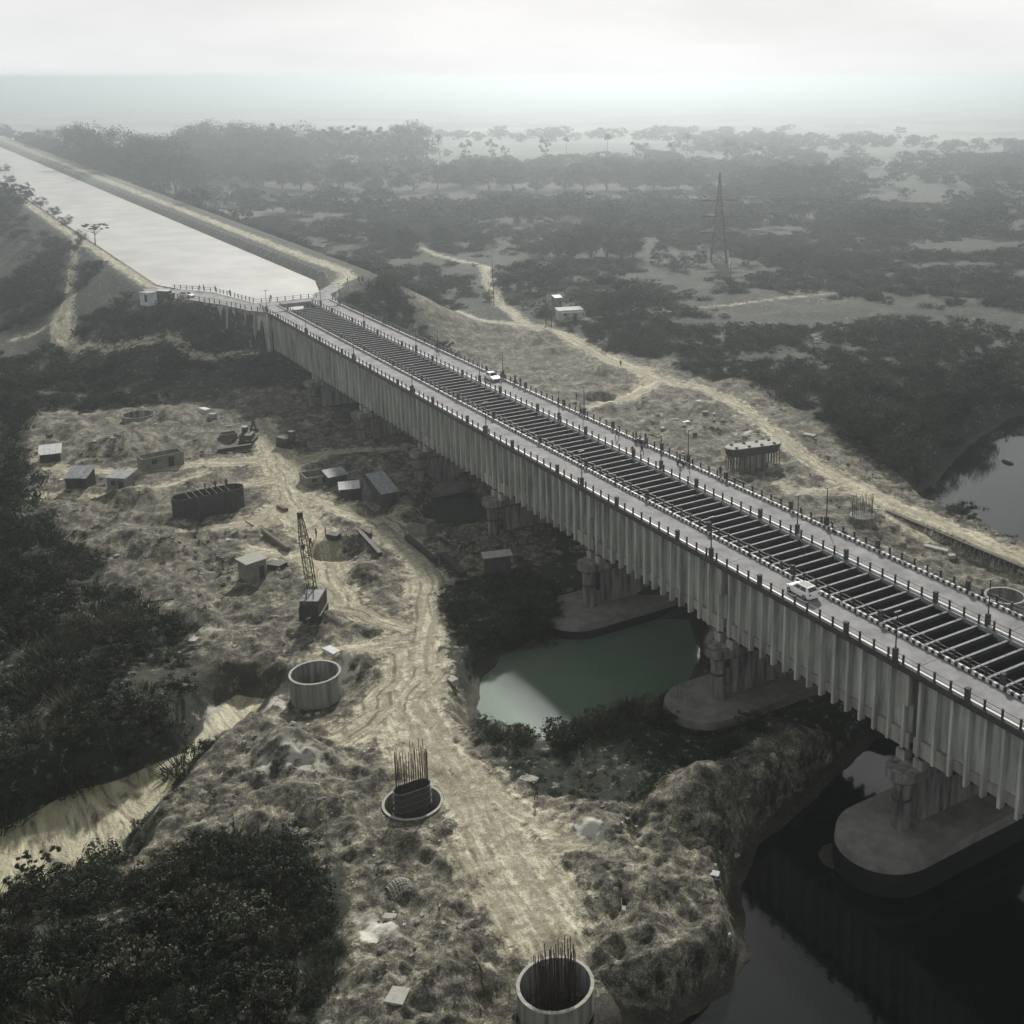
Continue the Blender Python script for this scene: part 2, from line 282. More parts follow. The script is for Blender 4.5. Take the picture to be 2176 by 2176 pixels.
def terrain(x, y):
    site = sdf(x, y, P_SITE); bare2 = sdf(x, y, P_BARE2)
    h = GZ-.5+1.6*fbm(x, y, 55, 3, 3)
    far = ss(300, 700, np.hypot(x-71, y+78)); h = h*(1-far)+(-16.9+.8*fbm(x, y, 220, 3, 9))*far
    # hilly vegetated rise left of the site
    lr = sdf(x, y, ats(-16.5,(-200,850),(0,900),(40,1050),(110,1160),(200,1260),(330,1340),(400,1450),(420,1540),(330,1600),(150,1660),(-250,1790)))
    h = h+2.2*ss(2, -9, lr)
    br = sdf(x, y, ats(-17,(300,1900),(450,1830),(650,1830),(700,1900),(690,2020),(640,2300),(-200,2300),(-200,2000),(100,1940)))
    h = h+1.4*ss(1, -7, br)
    D = 1e9; al = ac = 0; tr = np.zeros(x.shape)
    for k, T in enumerate(TRACKS):
        d, a, c, wd = sdl(x, y, T); e = d-wd*(.5+.55*(fbm(x, y, 5, 3, 40+k)-.5)); kk = e < D
        al = np.where(kk, a+100*k, al); ac = np.where(kk, c, ac); D = np.minimum(D, e)
    trk = ss(2.4, -1.4, D+1.6*(fbm(x, y, 1.4, 3, 77)-.5))
    bare = np.maximum(ss(3.5, -3.5, site+5*(fbm(x, y, 9, 4, 70)-.5)), ss(7, -7, bare2+14*(fbm(x, y, 14, 4, 71)-.5)))
    # spoil and rubble relief
    rough = bare*(1-trk*.85)
    rid = 1-np.abs(2*fbm(x, y, 6.5, 4, 21, .55)-1)
    h = h+rough*((rid-.72)*1.5+(fbm(x, y, 2.2, 3, 22)-.5)*.8+(fbm(x, y, .9, 2, 25)-.5)*.6)
    h = h+(1-bare)*((fbm(x, y, 7, 4, 23)-.5)*1.5)*(1-trk)
    for (mx_, my_, r, hh) in MOUNDS:
        dd = np.hypot(x-mx_, y-my_)/(r*(1+.35*(fbm(x, y, 3.0, 3, int(abs(mx_*7)) % 90)-.5)*2)); k = np.clip(1-dd, 0, 1); h = h+hh*(k**1.15)*(1-.5*trk)
    # ruts along the tracks
    rt = np.cos(ac*3.4)*.5+np.cos(ac*7.9+.3*np.sin(al*.07))*.5
    h = h+trk*(rt*.05+(fbm(x, y, 1.6, 3, 33)-.5)*.14)
    # canal embankment
    core = sdf(x, y, P_CORE)
    emb = .1-np.maximum(core, 0)/1.75+(fbm(x, y, 6, 3, 60)-.5)*1.2*ss(0, 6, core)
    pk = 3.0; h = np.where(emb > h-pk, np.maximum(h, emb)+np.clip(pk-np.abs(h-emb), 0, pk)**2/(4*pk)*ss(0, 3, core), h)
    h = np.where(core < 0, .05, h)
    # water courses
    rs = []
    for poly, bed, lip, wid in ((P_RIVER, -23, -20.1, 2.6), (P_RIVER2, -23, -20.1, 4), (P_POND, -21, -18.8, 3.0), (P_PONDB, -20, -18.3, 3.0), (P_STREAM, -19.55, -19.4, 3.5)):
        s = sdf(x, y, poly)+(1.6*(fbm(x, y, 4, 4, 80)-.5)); rs.append(s)
        t = ss(0, wid, s); hb = np.where(s > 0, lip+(h-lip)*t, lip+(bed-lip)*ss(0, -3.2, s)); h = np.where(s < wid, hb, h)
    # stream bed relief
    st = ss(0, -2, rs[4]); h = h+st*((fbm(x*.6+y, y*1.4, 3.0, 4, 85)-.5)*.30)
    cn = sdf(x, y, P_CANAL); h = np.where(cn < 3.2, np.minimum(h, np.maximum(-4.5, .05-(3.2-cn)*.75)), h)
    for (a, b, r, dep) in PITS: dd = np.hypot(x-a, y-b)/r; h = h-dep*ss(1, .55, dd+.3*(fbm(x, y, 3, 3, 90)-.5))
    for (a, b, zr, r, ap, zi, zo) in WELLS:
        q = at(a, b, zr); dd = np.hypot(x-q[0], y-q[1]); t = ss(ap+1.5, r+.6, dd); h = h*(1-t)+(zo+.15*(fbm(x, y, 1.5, 2, 4)-.5))*t; h = np.where(dd < r-.1, zi+.5*(fbm(x, y, 1.5, 3, 5)-.4), h)
    # the strip between the far road and the causeway wall lies lower than the causeway
    t = ss(59.75, 59.35, y)*ss(24, 30, y)*ss(-66, -40, x); h = h-1.9*t
    # hollow at the foot of the wing wall
    t = ss(30, 20, np.hypot(x+206, y+6))*ss(0, .9, core); h = h*(1-t)+np.minimum(h, np.maximum(-16.2, -9.3-(x+212)*.19-np.maximum(0, -y-5)*.28+.7*(fbm(x, y, 4, 3, 8)-.5)))*t
    # under and beside the deck the ground stays below the girders
    near = (y > -2) & (y < 20) & (x > -212.5); h = np.where(near, np.minimum(h, -9.6), h)
    deb = ss(1.5, -1.5, sdf(x, y, ats(-16.8,(395,1405),(560,1400),(640,1440),(620,1480),(500,1490),(400,1450)))+3*(fbm(x, y, 2.5, 3, 93)-.5))
    pale = np.zeros(x.shape)
    for (a, b, r, v, zz) in ((623,1600,5.5,.75,-14.5),(425,1320,4,.7,-15),(345,890,7,.45,-15),(265,950,8,.4,-15),(805,1985,2.6,1,-16.6),(850,2010,1.6,1,-16.6),(780,1950,1.6,1,-16.6),(520,1495,3.2,.95,-17),(590,1480,2.5,.9,-17),(470,1470,2.5,.9,-17),(1255,1790,2.4,1,-17),(740,1420,2.2,.9,-17),(410,1340,1.5,1,-17),(1240,1170,3,.5,-16.5),(1170,1170,2.5,.6,-16.5),(1820,795,9,.55,-17),(1690,715,14,.55,-17),(1590,895,5,.9,-17),(1580,930,3,.9,-17),(1700,620,14,.4,-17),(1760,640,12,.3,-17),(1120,640,5,.4,-17)):
        q = at(a, b, zz); dd = np.hypot(x-q[0], (y-q[1])*1.25)/r+1.1*(fbm(x, y, max(1.2, r*.3), 4, 61)-.5); pale = np.maximum(pale, v*ss(1.0, .6, dd))
    pale *= .35+.65*ss(.38, .55, fbm(x, y, 1.7, 4, 62))
    h = np.where(np.hypot(x-at(1785,1812,-20)[0], (y-at(1785,1812,-20)[1]))<6, np.maximum(h, -19.5-.42*np.hypot(x-at(1785,1812,-20)[0], y-at(1785,1812,-20)[1])), h)
    t = ss(10, 6.3, np.hypot(x+30, np.maximum(np.abs(y-7)-11, 0)*1.2+0)); h = h*(1-t)+np.minimum(h, -17.9)*t
    wet = np.clip(ss(1.3, .1, np.minimum(np.minimum(rs[0], rs[1]), np.minimum(rs[2], rs[3]))), 0, 1)
    dcam = np.hypot(x-71, y+78)
    haze_fld = np.maximum(ss(950, 1500, dcam)*.95, ss(.50, .62, fbm(x, y, 190, 3, 140))*ss(520, 800, dcam)*.45)  # field patches, plus far ground paled with camera distance to imitate haze
    return h, dict(field=haze_fld, track=trk, bare=bare, wet=np.maximum(wet, deb*.75), pale=pale, stream=ss(.4, -.8, rs[4]), green=ss(2, -3, sdf(x, y, P_GREEN)+5*(fbm(x, y, 5, 3, 91)-.5)), al=al, ac=ac, D=D)

# polar grid round the camera's foot, fine where the photograph looks
az0 = YAW
azf = np.arange(-29, 39.01, .1); azc = np.concatenate([azf, np.arange(41, 331, 3.0)])
az = az0+np.radians(azc)
rr = [1.0]
while rr[-1] < 72: rr.append(rr[-1]+3)
while rr[-1] < 6500: rr.append(rr[-1]+max(.28, rr[-1]**2/(72*1170)*2.1))
rr = np.array(rr)
AZ, RR = np.meshgrid(az, rr); X = CAM[0]+RR*np.cos(AZ); Y = CAM[1]+RR*np.sin(AZ)
nr, na = X.shape
H, MK = terrain(X.ravel(), Y.ravel())
HG = H.reshape(nr, na)
def gz(x, y):
    """ground height at points"""
    x = np.atleast_1d(np.asarray(x, float)); y = np.atleast_1d(np.asarray(y, float))
    return terrain(x, y)[0]
ii = np.arange(nr-1)[:, None]*na; jj = np.arange(na)[None, :]; j2 = (jj+1) % na
F = np.stack([ii+jj, ii+j2, ii+na+j2, ii+na+jj], -1).reshape(-1, 4)
V = np.stack([X.ravel(), Y.ravel(), H], 1)
def vnormals():
    a = V[F[:, 0]]; b = V[F[:, 1]]; c = V[F[:, 2]]; d = V[F[:, 3]]; n = np.cross(c-a, d-b); n /= np.linalg.norm(n, axis=1)[:, None]+1e-12
    o = np.zeros_like(V)
    for k in range(4): 
        for ax in range(3): o[:, ax] += np.bincount(F[:, k], n[:, ax], len(V))
    o /= np.linalg.norm(o, axis=1)[:, None]+1e-12
    return o
VN = vnormals()
if VN[:, 2].mean() < 0: F = F[:, ::-1]; VN = -VN
def sub_terrain(name, sel, m):
    f = F[sel]; u, inv = np.unique(f, return_inverse=True); inv = inv.reshape(f.shape)
    me = bpy.data.meshes.new(name); me.vertices.add(len(u)); me.vertices.foreach_set('co', V[u].ravel())
    n = len(f); me.loops.add(n*4); me.loops.foreach_set('vertex_index', inv.ravel().astype(np.int32))
    me.polygons.add(n); me.polygons.foreach_set('loop_start', np.arange(0, n*4, 4, dtype=np.int32)); me.polygons.foreach_set('loop_total', np.full(n, 4, dtype=np.int32))
    me.polygons.foreach_set('use_smooth', np.ones(n, bool)); me.update(calc_edges=True)
    ca = me.attributes.new('mask', 'FLOAT_COLOR', 'POINT')
    c = np.stack([MK['track'], MK['bare'], MK['wet'], MK['green']], 1)[u]; ca.data.foreach_set('color', c.ravel().astype(np.float32))
    pa = me.attributes.new('pale', 'FLOAT', 'POINT'); pa.data.foreach_set('value', MK['pale'][u].astype(np.float32)); fa = me.attributes.new('field', 'FLOAT', 'POINT'); fa.data.foreach_set('value', MK['field'][u].astype(np.float32)); va = me.attributes.new('lane', 'FLOAT_VECTOR', 'POINT'); c = np.stack([MK['ac'], MK['al'], MK['stream']], 1)[u]; va.data.foreach_set('vector', c.ravel().astype(np.float32))
    me.normals_split_custom_set_from_vertices(VN[u].tolist())
    me.materials.append(m); return link(name, me, kind='structure')

# ------------------------------------------------------------------ ground material
def ground_mat():
    m = bpy.data.materials.new('site_ground'); m.use_nodes = True; t = m.node_tree; b = t.nodes['Principled BSDF']; K = t.links.new
    g = N(t, 'ShaderNodeNewGeometry').outputs['Position']
    at1 = N(t, 'ShaderNodeAttribute', attribute_name='mask'); sp = N(t, 'ShaderNodeSeparateColor'); K(at1.outputs['Color'], sp.inputs[0])
    at2 = N(t, 'ShaderNodeAttribute', attribute_name='lane'); sv = N(t, 'ShaderNodeSeparateXYZ'); K(at2.outputs['Vector'], sv.inputs[0])
    def noise(sc, det=5, ro=.6, vec=None, dist=0):
        n = N(t, 'ShaderNodeTexNoise'); n.inputs['Scale'].default_value = sc; n.inputs['Detail'].default_value = det; n.inputs['Roughness'].default_value = ro; n.inputs['Distortion'].default_value = dist
        K(vec or g, n.inputs['Vector']); return n.outputs['Fac']
    def ramp(f, p0, c0, p1, c1, mid=None):
        r = N(t, 'ShaderNodeValToRGB'); e = r.color_ramp.elements; e[0].position = p0; e[1].position = p1
        e[0].color = (*c0, 1) if len(c0) == 3 else c0; e[1].color = (*c1, 1)
        if mid: q = e.new(mid[0]); q.color = (*mid[1], 1)
        K(f, r.inputs['Fac']); return r.outputs[0]
    def math_(op, a, b_=None, c=None):
        n = N(t, 'ShaderNodeMath', operation=op)
        for i, v in enumerate((a, b_, c)):
            if v is None: continue
            if isinstance(v, (int, float)): n.inputs[i].default_value = v
            else: K(v, n.inputs[i])
        return n.outputs[0]
    def mix(f, a, b_):
        n = N(t, 'ShaderNodeMixRGB'); K(f, n.inputs['Fac']); K(a, n.inputs['Color1']); K(b_, n.inputs['Color2']); return n.outputs[0]
    def brk(f, amt, nz_, lo=.35, hi=.65):
        a = math_('MULTIPLY_ADD', math_('SUBTRACT', nz_, .5), amt, f); n = N(t, 'ShaderNodeMapRange', interpolation_type='SMOOTHSTEP')
        n.inputs['From Min'].default_value = lo; n.inputs['From Max'].default_value = hi; K(a, n.inputs['Value']); return n.outputs[0]
    n_big = noise(.05, 4); n_mid = noise(.35, 6, .65); n_fin = noise(1.7, 6, .7); n_grit = noise(6, 4, .7); n_edge = noise(.8, 7, .75)
    veg = ramp(noise(.16, 9, .78), .36, (.012, .016, .012), .70, (.060, .062, .046), (.54, (.028, .033, .024)))
    soil = ramp(noise(.42, 8, .74, dist=.6), .37, (.024, .022, .018), .65, (.32, .305, .24), (.50, (.105, .100, .080)))
    grit = ramp(n_grit, .38, (.35, .35, .35), .66, (1.6, 1.6, 1.6))
    mg = N(t, 'ShaderNodeMixRGB', blend_type='MULTIPLY'); mg.inputs['Fac'].default_value = 1; K(soil, mg.inputs['Color1']); K(grit, mg.inputs['Color2']); soil = mg.outputs[0]
    vo = N(t, 'ShaderNodeTexVoronoi'); vo.inputs['Scale'].default_value = 2.2; K(g, vo.inputs['Vector']); vs2 = N(t, 'ShaderNodeSeparateColor'); K(vo.outputs['Color'], vs2.inputs[0])
    vo2 = N(t, 'ShaderNodeTexVoronoi'); vo2.inputs['Scale'].default_value = .75; K(g, vo2.inputs['Vector']); vs3 = N(t, 'ShaderNodeSeparateColor'); K(vo2.outputs['Color'], vs3.inputs[0])
    cl_ = ramp(math_('MULTIPLY_ADD', vs3.outputs[0], .35, math_('MULTIPLY', vs2.outputs[0], .65)), .15, (.55, .55, .56), .9, (1.5, 1.48, 1.42))
    mg = N(t, 'ShaderNodeMixRGB', blend_type='MULTIPLY'); mg.inputs['Fac'].default_value = .75; K(soil, mg.inputs['Color1']); K(cl_, mg.inputs['Color2']); soil = mg.outputs[0]
    grass = ramp(n_mid, .40, (.048, .058, .036), .66, (.12, .115, .075))
    soil = mix(brk(n_big, 1.2, n_fin, .62, .80), soil, grass)
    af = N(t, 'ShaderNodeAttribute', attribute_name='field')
    haze_fieldc = ramp(noise(.006, 4, .6), .40, (.20, .21, .18), .62, (.38, .38, .34))  # pale tone puts haze into the colour of the far ground
    lane = N(t, 'ShaderNodeCombineXYZ'); K(math_('MULTIPLY_ADD', n_fin, .8, math_('MULTIPLY', sv.outputs[0], 1.0)), lane.inputs[0]); K(math_('MULTIPLY', sv.outputs[1], .07), lane.inputs[1])
    n_lane = noise(1.0, 6, .65, lane.outputs[0], .4)
    trk = ramp(math_('MULTIPLY_ADD', n_edge, .6, math_('MULTIPLY', n_lane, .4)), .38, (.24, .222, .162), .60, (.66, .62, .48), (.5, (.30, .285, .21)))
    wob = noise(.09, 3, .5); vv = math_('MULTIPLY_ADD', wob, 5.0, sv.outputs[0]); fr = math_('FRACT', math_('DIVIDE', vv, 1.55)); rd = math_('ABSOLUTE', math_('SUBTRACT', fr, .5))
    ln = N(t, 'ShaderNodeMapRange', interpolation_type='SMOOTHSTEP'); ln.inputs['From Min'].default_value = .17; ln.inputs['From Max'].default_value = .05; K(math_('MULTIPLY_ADD', math_('SUBTRACT', n_fin, .5), .25, rd), ln.inputs['Value'])
    rut = math_('MULTIPLY', ln.outputs[0], brk(n_mid, 2.0, n_big, .35, .7)); rc = ramp(rut, 0, (1.05, 1.05, 1.05), 1, (.52, .50, .47))
    mg = N(t, 'ShaderNodeMixRGB', blend_type='MULTIPLY'); mg.inputs['Fac'].default_value = 1; K(trk, mg.inputs['Color1']); K(rc, mg.inputs['Color2']); trk = mg.outputs[0]
    mg = N(t, 'ShaderNodeMixRGB', blend_type='MULTIPLY'); mg.inputs['Fac'].default_value = .4; K(trk, mg.inputs['Color1']); K(grit, mg.inputs['Color2']); trk = mg.outputs[0]
    col = mix(brk(sp.outputs[1], 2.6, n_edge), mix(af.outputs['Fac'], veg, haze_fieldc), soil)
    green = ramp(n_fin, .35, (.007, .011, .007), .7, (.026, .034, .020))
    col = mix(brk(at1.outputs['Alpha'], .9, n_mid), col, green)
    col = mix(brk(sp.outputs[0], 3.2, n_edge, .2, .8), col, trk)
    pf = N(t, 'ShaderNodeAttribute', attribute_name='pale'); palec = ramp(pf.outputs['Fac'], .5, (.21, .21, .165), .95, (.50, .49, .44))  # sand at the low end; puddles' bright reflection painted white at the top
    col = mix(brk(pf.outputs['Fac'], 4.0, n_edge, .25, .6), col, palec)
    wetc = ramp(n_mid, .3, (.025, .023, .019), .7, (.075, .070, .056))
    mg = N(t, 'ShaderNodeMixRGB', blend_type='MULTIPLY'); mg.inputs['Fac'].default_value = .8; K(wetc, mg.inputs['Color1']); K(grit, mg.inputs['Color2']); wetc = mg.outputs[0]
    col = mix(brk(sp.outputs[2], 3.0, n_edge, .35, .8), col, wetc)
    st_ = N(t, 'ShaderNodeMapping'); st_.inputs['Rotation'].default_value = (0, 0, R(38)); st_.inputs['Scale'].default_value = (.10, .42, .3); K(g, st_.inputs['Vector'])
    n_st = noise(1.0, 7, .68, st_.outputs[0], 2.2)
    mud = ramp(n_st, .37, (.10, .092, .06), .62, (.52, .49, .33), (.46, (.30, .285, .19)))
    col = mix(brk(sv.outputs[2], .25, n_mid), col, mud)
    K(col, b.inputs['Base Color'])
    ro = N(t, 'ShaderNodeMapRange'); ro.inputs['To Min'].default_value = .95; ro.inputs['To Max'].default_value = .38; K(sv.outputs[2], ro.inputs['Value']); K(ro.outputs[0], b.inputs['Roughness'])
    b.inputs['Specular IOR Level'].default_value = .25
    hgt = math_('ADD', math_('MULTIPLY', n_fin, .5), math_('MULTIPLY', n_grit, .16)); hgt = math_('MULTIPLY_ADD', n_lane, .12, hgt)
    bp = N(t, 'ShaderNodeBump'); bp.inputs['Strength'].default_value = .9; bp.inputs['Distance'].default_value = .45; K(hgt, bp.inputs['Height']); K(bp.outputs[0], b.inputs['Normal'])
    return m
M['ground'] = ground_mat()
ftr = MK['track'][F].mean(1); fst = MK['stream'][F].mean(1)
tsel = ftr > .5; ssel = (fst > .5) & ~tsel
sub_terrain('ground', ~(tsel | ssel), M['ground']); sub_terrain('dirt_track', tsel, M['ground']); sub_terrain('stream_mud', ssel, M['ground'])

# ------------------------------------------------------------------ water
def water(name, col, rough, bump, scale, spec=.5):
    m = bpy.data.materials.new(name); m.use_nodes = True; t = m.node_tree; b = t.nodes['Principled BSDF']
    b.inputs['Base Color'].default_value = (*col, 1); b.inputs['Roughness'].default_value = rough; b.inputs['IOR'].default_value = 1.33; b.inputs['Specular IOR Level'].default_value = spec
    g = N(t, 'ShaderNodeNewGeometry'); n1 = N(t, 'ShaderNodeTexNoise'); n1.inputs['Scale'].default_value = scale; n1.inputs['Detail'].default_value = 4
    bp = N(t, 'ShaderNodeBump'); bp.inputs['Strength'].default_value = bump; bp.inputs['Distance'].default_value = .1
    t.links.new(g.outputs['Position'], n1.inputs['Vector']); t.links.new(n1.outputs['Fac'], bp.inputs['Height']); t.links.new(bp.outputs[0], b.inputs['Normal'])
    n2 = N(t, 'ShaderNodeTexNoise'); n2.inputs['Scale'].default_value = .08; n2.inputs['Detail'].default_value = 3; t.links.new(g.outputs['Position'], n2.inputs['Vector'])
    r = N(t, 'ShaderNodeValToRGB'); r.color_ramp.elements[0].position = .35; r.color_ramp.elements[1].position = .65
    r.color_ramp.elements[0].color = (*[c*.85 for c in col], 1); r.color_ramp.elements[1].color = (*[c*1.15 for c in col], 1)
    t.links.new(n2.outputs['Fac'], r.inputs['Fac']); t.links.new(r.outputs[0], b.inputs['Base Color'])
    return m
M['river'] = water('river_water', (.008, .009, .010), .05, .06, 1.2)
M['pond'] = water('turbid_green_water', (.10, .145, .105), .08, .03, 1.0)
M['canal'] = water('canal_water', (.42, .415, .40), .38, .6, .6)
def sheet(name, poly, z, m):
    # fan triangulation through bmesh for concave outlines
    import bmesh
    bm = bmesh.new(); f = bm.faces.new([bm.verts.new((x, y, z)) for x, y in poly]); bmesh.ops.triangulate(bm, faces=[f])
    bmesh.ops.recalc_face_normals(bm, faces=bm.faces)
    for f in bm.faces:
        if f.normal.z < 0: f.normal_flip()
    me = bpy.data.meshes.new(name); bm.to_mesh(me); bm.free(); me.materials.append(m); return link(name, me, kind='structure')
def grow(poly, d):
    c = np.array(poly); o = []
    area = sum(c[i][0]*c[(i+1) % len(c)][1]-c[(i+1) % len(c)][0]*c[i][1] for i in range(len(c)))
    sg = 1 if area > 0 else -1
    for i in range(len(c)):
        e1 = c[i]-c[i-1]; e2 = c[(i+1) % len(c)]-c[i]; e1 = e1/np.linalg.norm(e1); e2 = e2/np.linalg.norm(e2)
        n = np.array([e1[1]+e2[1], -e1[0]-e2[0]])*sg; n = n/max(.5, np.linalg.norm(n)); o.append(tuple(c[i]+n*d))
    return o
sheet('river_water', grow(P_RIVER, 2.5), -20.4, M['river']); sheet('far_river_water', grow(P_RIVER2, 2.5), -20.4, M['river'])
sheet('pond_water', grow(P_POND, 2.0), -19.15, M['pond']); sheet('small_pond_water', grow(P_PONDB, 1.5), -18.6, water('shaded_pond_water', (.04, .06, .045), .1, .03, 1.0))
sheet('canal_water', [(-2600,-12.6),(-268,-12.2),(-246,-4.4),(-223,.8),(-218.4,4.91),(-213,4.91),(-213,12.74),(-218.4,12.74),(-223,18.6),(-256.5,27.2),(-262.6,29.2),(-2600,18)], -2.2, M['canal'])
# canal lining: sloping concrete strips on both sides
b_ = MB()
for e0, e1, s in (((-1500,-11.9),(-268,-11.6),-1), ((-268,-11.6),(-246,-3.9),-1), ((-246,-3.9),(-224,1.2),-1), ((-262.6,28.4),(-1500,23.6-.5),1), ((-256.5,26.7),(-262.6,28.4),1), ((-223.5,18.8),(-256.5,26.7),1)):
    v = [(e0[0], e0[1]-s*.6, -3), (e1[0], e1[1]-s*.6, -3), (e1[0], e1[1]+s*3.3, .12), (e0[0], e0[1]+s*3.3, .12)]
    b_.add(v, [(0,1,2,3)], M['road'])
b_.build('canal_lining', kind='structure')

# ------------------------------------------------------------------ aqueduct bridge
SPAN = 30.0; NSP = 9; X1 = SPAN          # spans run from x = 30 (behind the frame edge) to the canal
bridge = empty('aqueduct_bridge', (0, 0, GZ), 'long concrete aqueduct bridge carrying two narrow roads beside an open water trough', 'bridge')
BZ = -GZ
NP = 0
def post_mesh(h, w_, m):
    b = MB(); b.box((-w_/2, -w_/2, 0), (w_/2, w_/2, h), m); b.box((-w_/2-.03, -w_/2-.03, h), (w_/2+.03, w_/2+.03, h+.07), m); return b.mesh('railing_post')
ME_POST = post_mesh(1.05, .17, M['steel']); ME_POST2 = post_mesh(1.25, .42, M['edge'])
def rib_mesh(L_=9.0):
    b = MB(); b.box((-.16, -.78, -L_), (.16, .0, -.55), M['concrete'])
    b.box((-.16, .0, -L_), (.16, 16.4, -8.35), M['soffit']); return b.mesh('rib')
ME_RIB = rib_mesh()
def beam_mesh():
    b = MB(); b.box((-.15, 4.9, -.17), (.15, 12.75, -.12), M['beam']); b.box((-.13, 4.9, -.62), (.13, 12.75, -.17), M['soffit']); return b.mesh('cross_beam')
ME_BEAM = beam_mesh()
n_posts = 0; far_posts = MB(); far_posts.mi(M['steel'])
XN = -213.5                              # where the open trough ends
for k in range(NSP):
    xa, xb = X1-k*SPAN, X1-(k+1)*SPAN    # near end, far end
    if xb < -235: xb = -218.4
    cx = (xa+xb)/2
    b = MB(); g = .32
    # trough walls and floor
    for (y0, y1) in ((1.0, 1.5), (16.6, 17.1)):
        b.box((xb+g, y0, -8.4), (xa-g, y1, -.45), M['concrete'])
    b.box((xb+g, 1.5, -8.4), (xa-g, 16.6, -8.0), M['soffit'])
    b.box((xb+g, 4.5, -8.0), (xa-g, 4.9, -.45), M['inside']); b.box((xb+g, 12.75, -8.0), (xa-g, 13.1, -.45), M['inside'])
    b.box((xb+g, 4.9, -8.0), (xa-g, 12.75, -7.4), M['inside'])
    # lower band of the outer wall and deep end diaphragms
    b.box((xb+g, .78, -8.42), (xa-g, 1.0, -7.35), M['concrete_band'])
    for xe0, xe1 in ((xb+g, xb+5.2), (xa-4.6, xa-g)):
        if k == 8: continue
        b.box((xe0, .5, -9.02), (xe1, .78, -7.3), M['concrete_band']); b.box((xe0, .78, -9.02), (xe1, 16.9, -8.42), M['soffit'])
    # end plates beside the joint
    b.box((xa-g-.9, .12, -4.2), (xa-g, 1.0, -.9), M['concrete_band'])
    sp_ = b.build('girder_span', bridge, loc=(0, 0, BZ))
    # ribs, cross beams
    for i in range(15):
        x = xb+1.0+2.0*i
        if x > xa-.5: continue
        if k < 8: link('rib', ME_RIB, sp_, (x, 1.0, 0))
        if x > XN+2 and x < 24: link('cross_beam', ME_BEAM, sp_, (x, 0, 0))
    fr = MB()
    for i in range(15):
        x = xb+1.0+2.0*i
        if x < xa-.5: fr.box((x-.16, 17.1, -9.0), (x+.16, 17.85, -.55), M['concrete'])
    fr.build('far_side_ribs', sp_, kind='stuff')
    # decks, edge beams, kerbs
    for nm, y0, y1 in (('near_road_slab', .02, 4.35), ('far_road_slab', 13.35, 17.95)):
        d = MB(); d.box((xb+.03, y0, -.42), (xa-.03, y1, 0), M['road'])
        d.build('road_slab', sp_)
    e = MB(); e.box((xb+.03, -.28, -.5), (xa-.03, .02, .06), M['edge']); e.box((xb+.03, -.12, -.75), (xa-.03, .06, -.5), M['edge'])
    e.build('edge_beam', sp_); e = MB(); e.box((xb+.03, 17.95, -.5), (xa-.03, 18.35, .05), M['edge']); e.build('edge_beam', sp_)
    e = MB(); e.box((xb+.03, .05, 0), (xa-.03, .28, .14), M['white']); e.build('white_kerb', sp_)
    e = MB(); e.box((xb+.03, 12.75, -.75), (xa-.03, 13.35, .02), M['beam']); e.box((xb+.03, 13.12, .02), (xa-.03, 13.35, .22), M['white']); e.build('white_kerb', sp_)
    e = MB(); e.box((xb+.03, 4.35, -.42), (xa-.03, 4.9, .02), M['edge'])
    n = int((xa-xb)/.42)
    for i in range(n):
        x = xb+.03+i*(xa-xb-.06)/n; e.box((x, 4.05, .0), (x+(xa-xb-.06)/n-.002, 4.35, .34), M['white'] if i % 2 else M['black'])
    e.build('striped_kerb', sp_)
    e = MB()
    for i in range(n):
        x = xb+.03+i*(xa-xb-.06)/n; e.box((x, 17.62, .0), (x+(xa-xb-.06)/n-.002, 17.93, .34), M['white'] if i % 2 else M['black'])
    e.build('striped_kerb', sp_)
    # railings: posts every two metres, two rails
    for y in (-.12, 4.72, 13.0, 18.15):
        rl = MB()
        for z in (.55, 1.0): rl.beam((xb+.05, y, z), (xa-.05, y, z), .05, .05, M['rail'])
        rl.build('handrail', sp_)
        for i in range(15):
            x = xb+1.0+2.0*i
            if x > xa-.4: continue
            big = (i % 7 == 3); n_posts += 1
            if n_posts <= 300: link('railing_post', ME_POST2 if big else ME_POST, sp_, (x, y, 0))
            else:
                w_ = .2 if big else .085; far_posts.box((x-w_, y-w_, -GZ), (x+w_, y+w_, 1.1-GZ), M['steel'])
far_posts.build('railing_posts', bridge, kind='stuff')
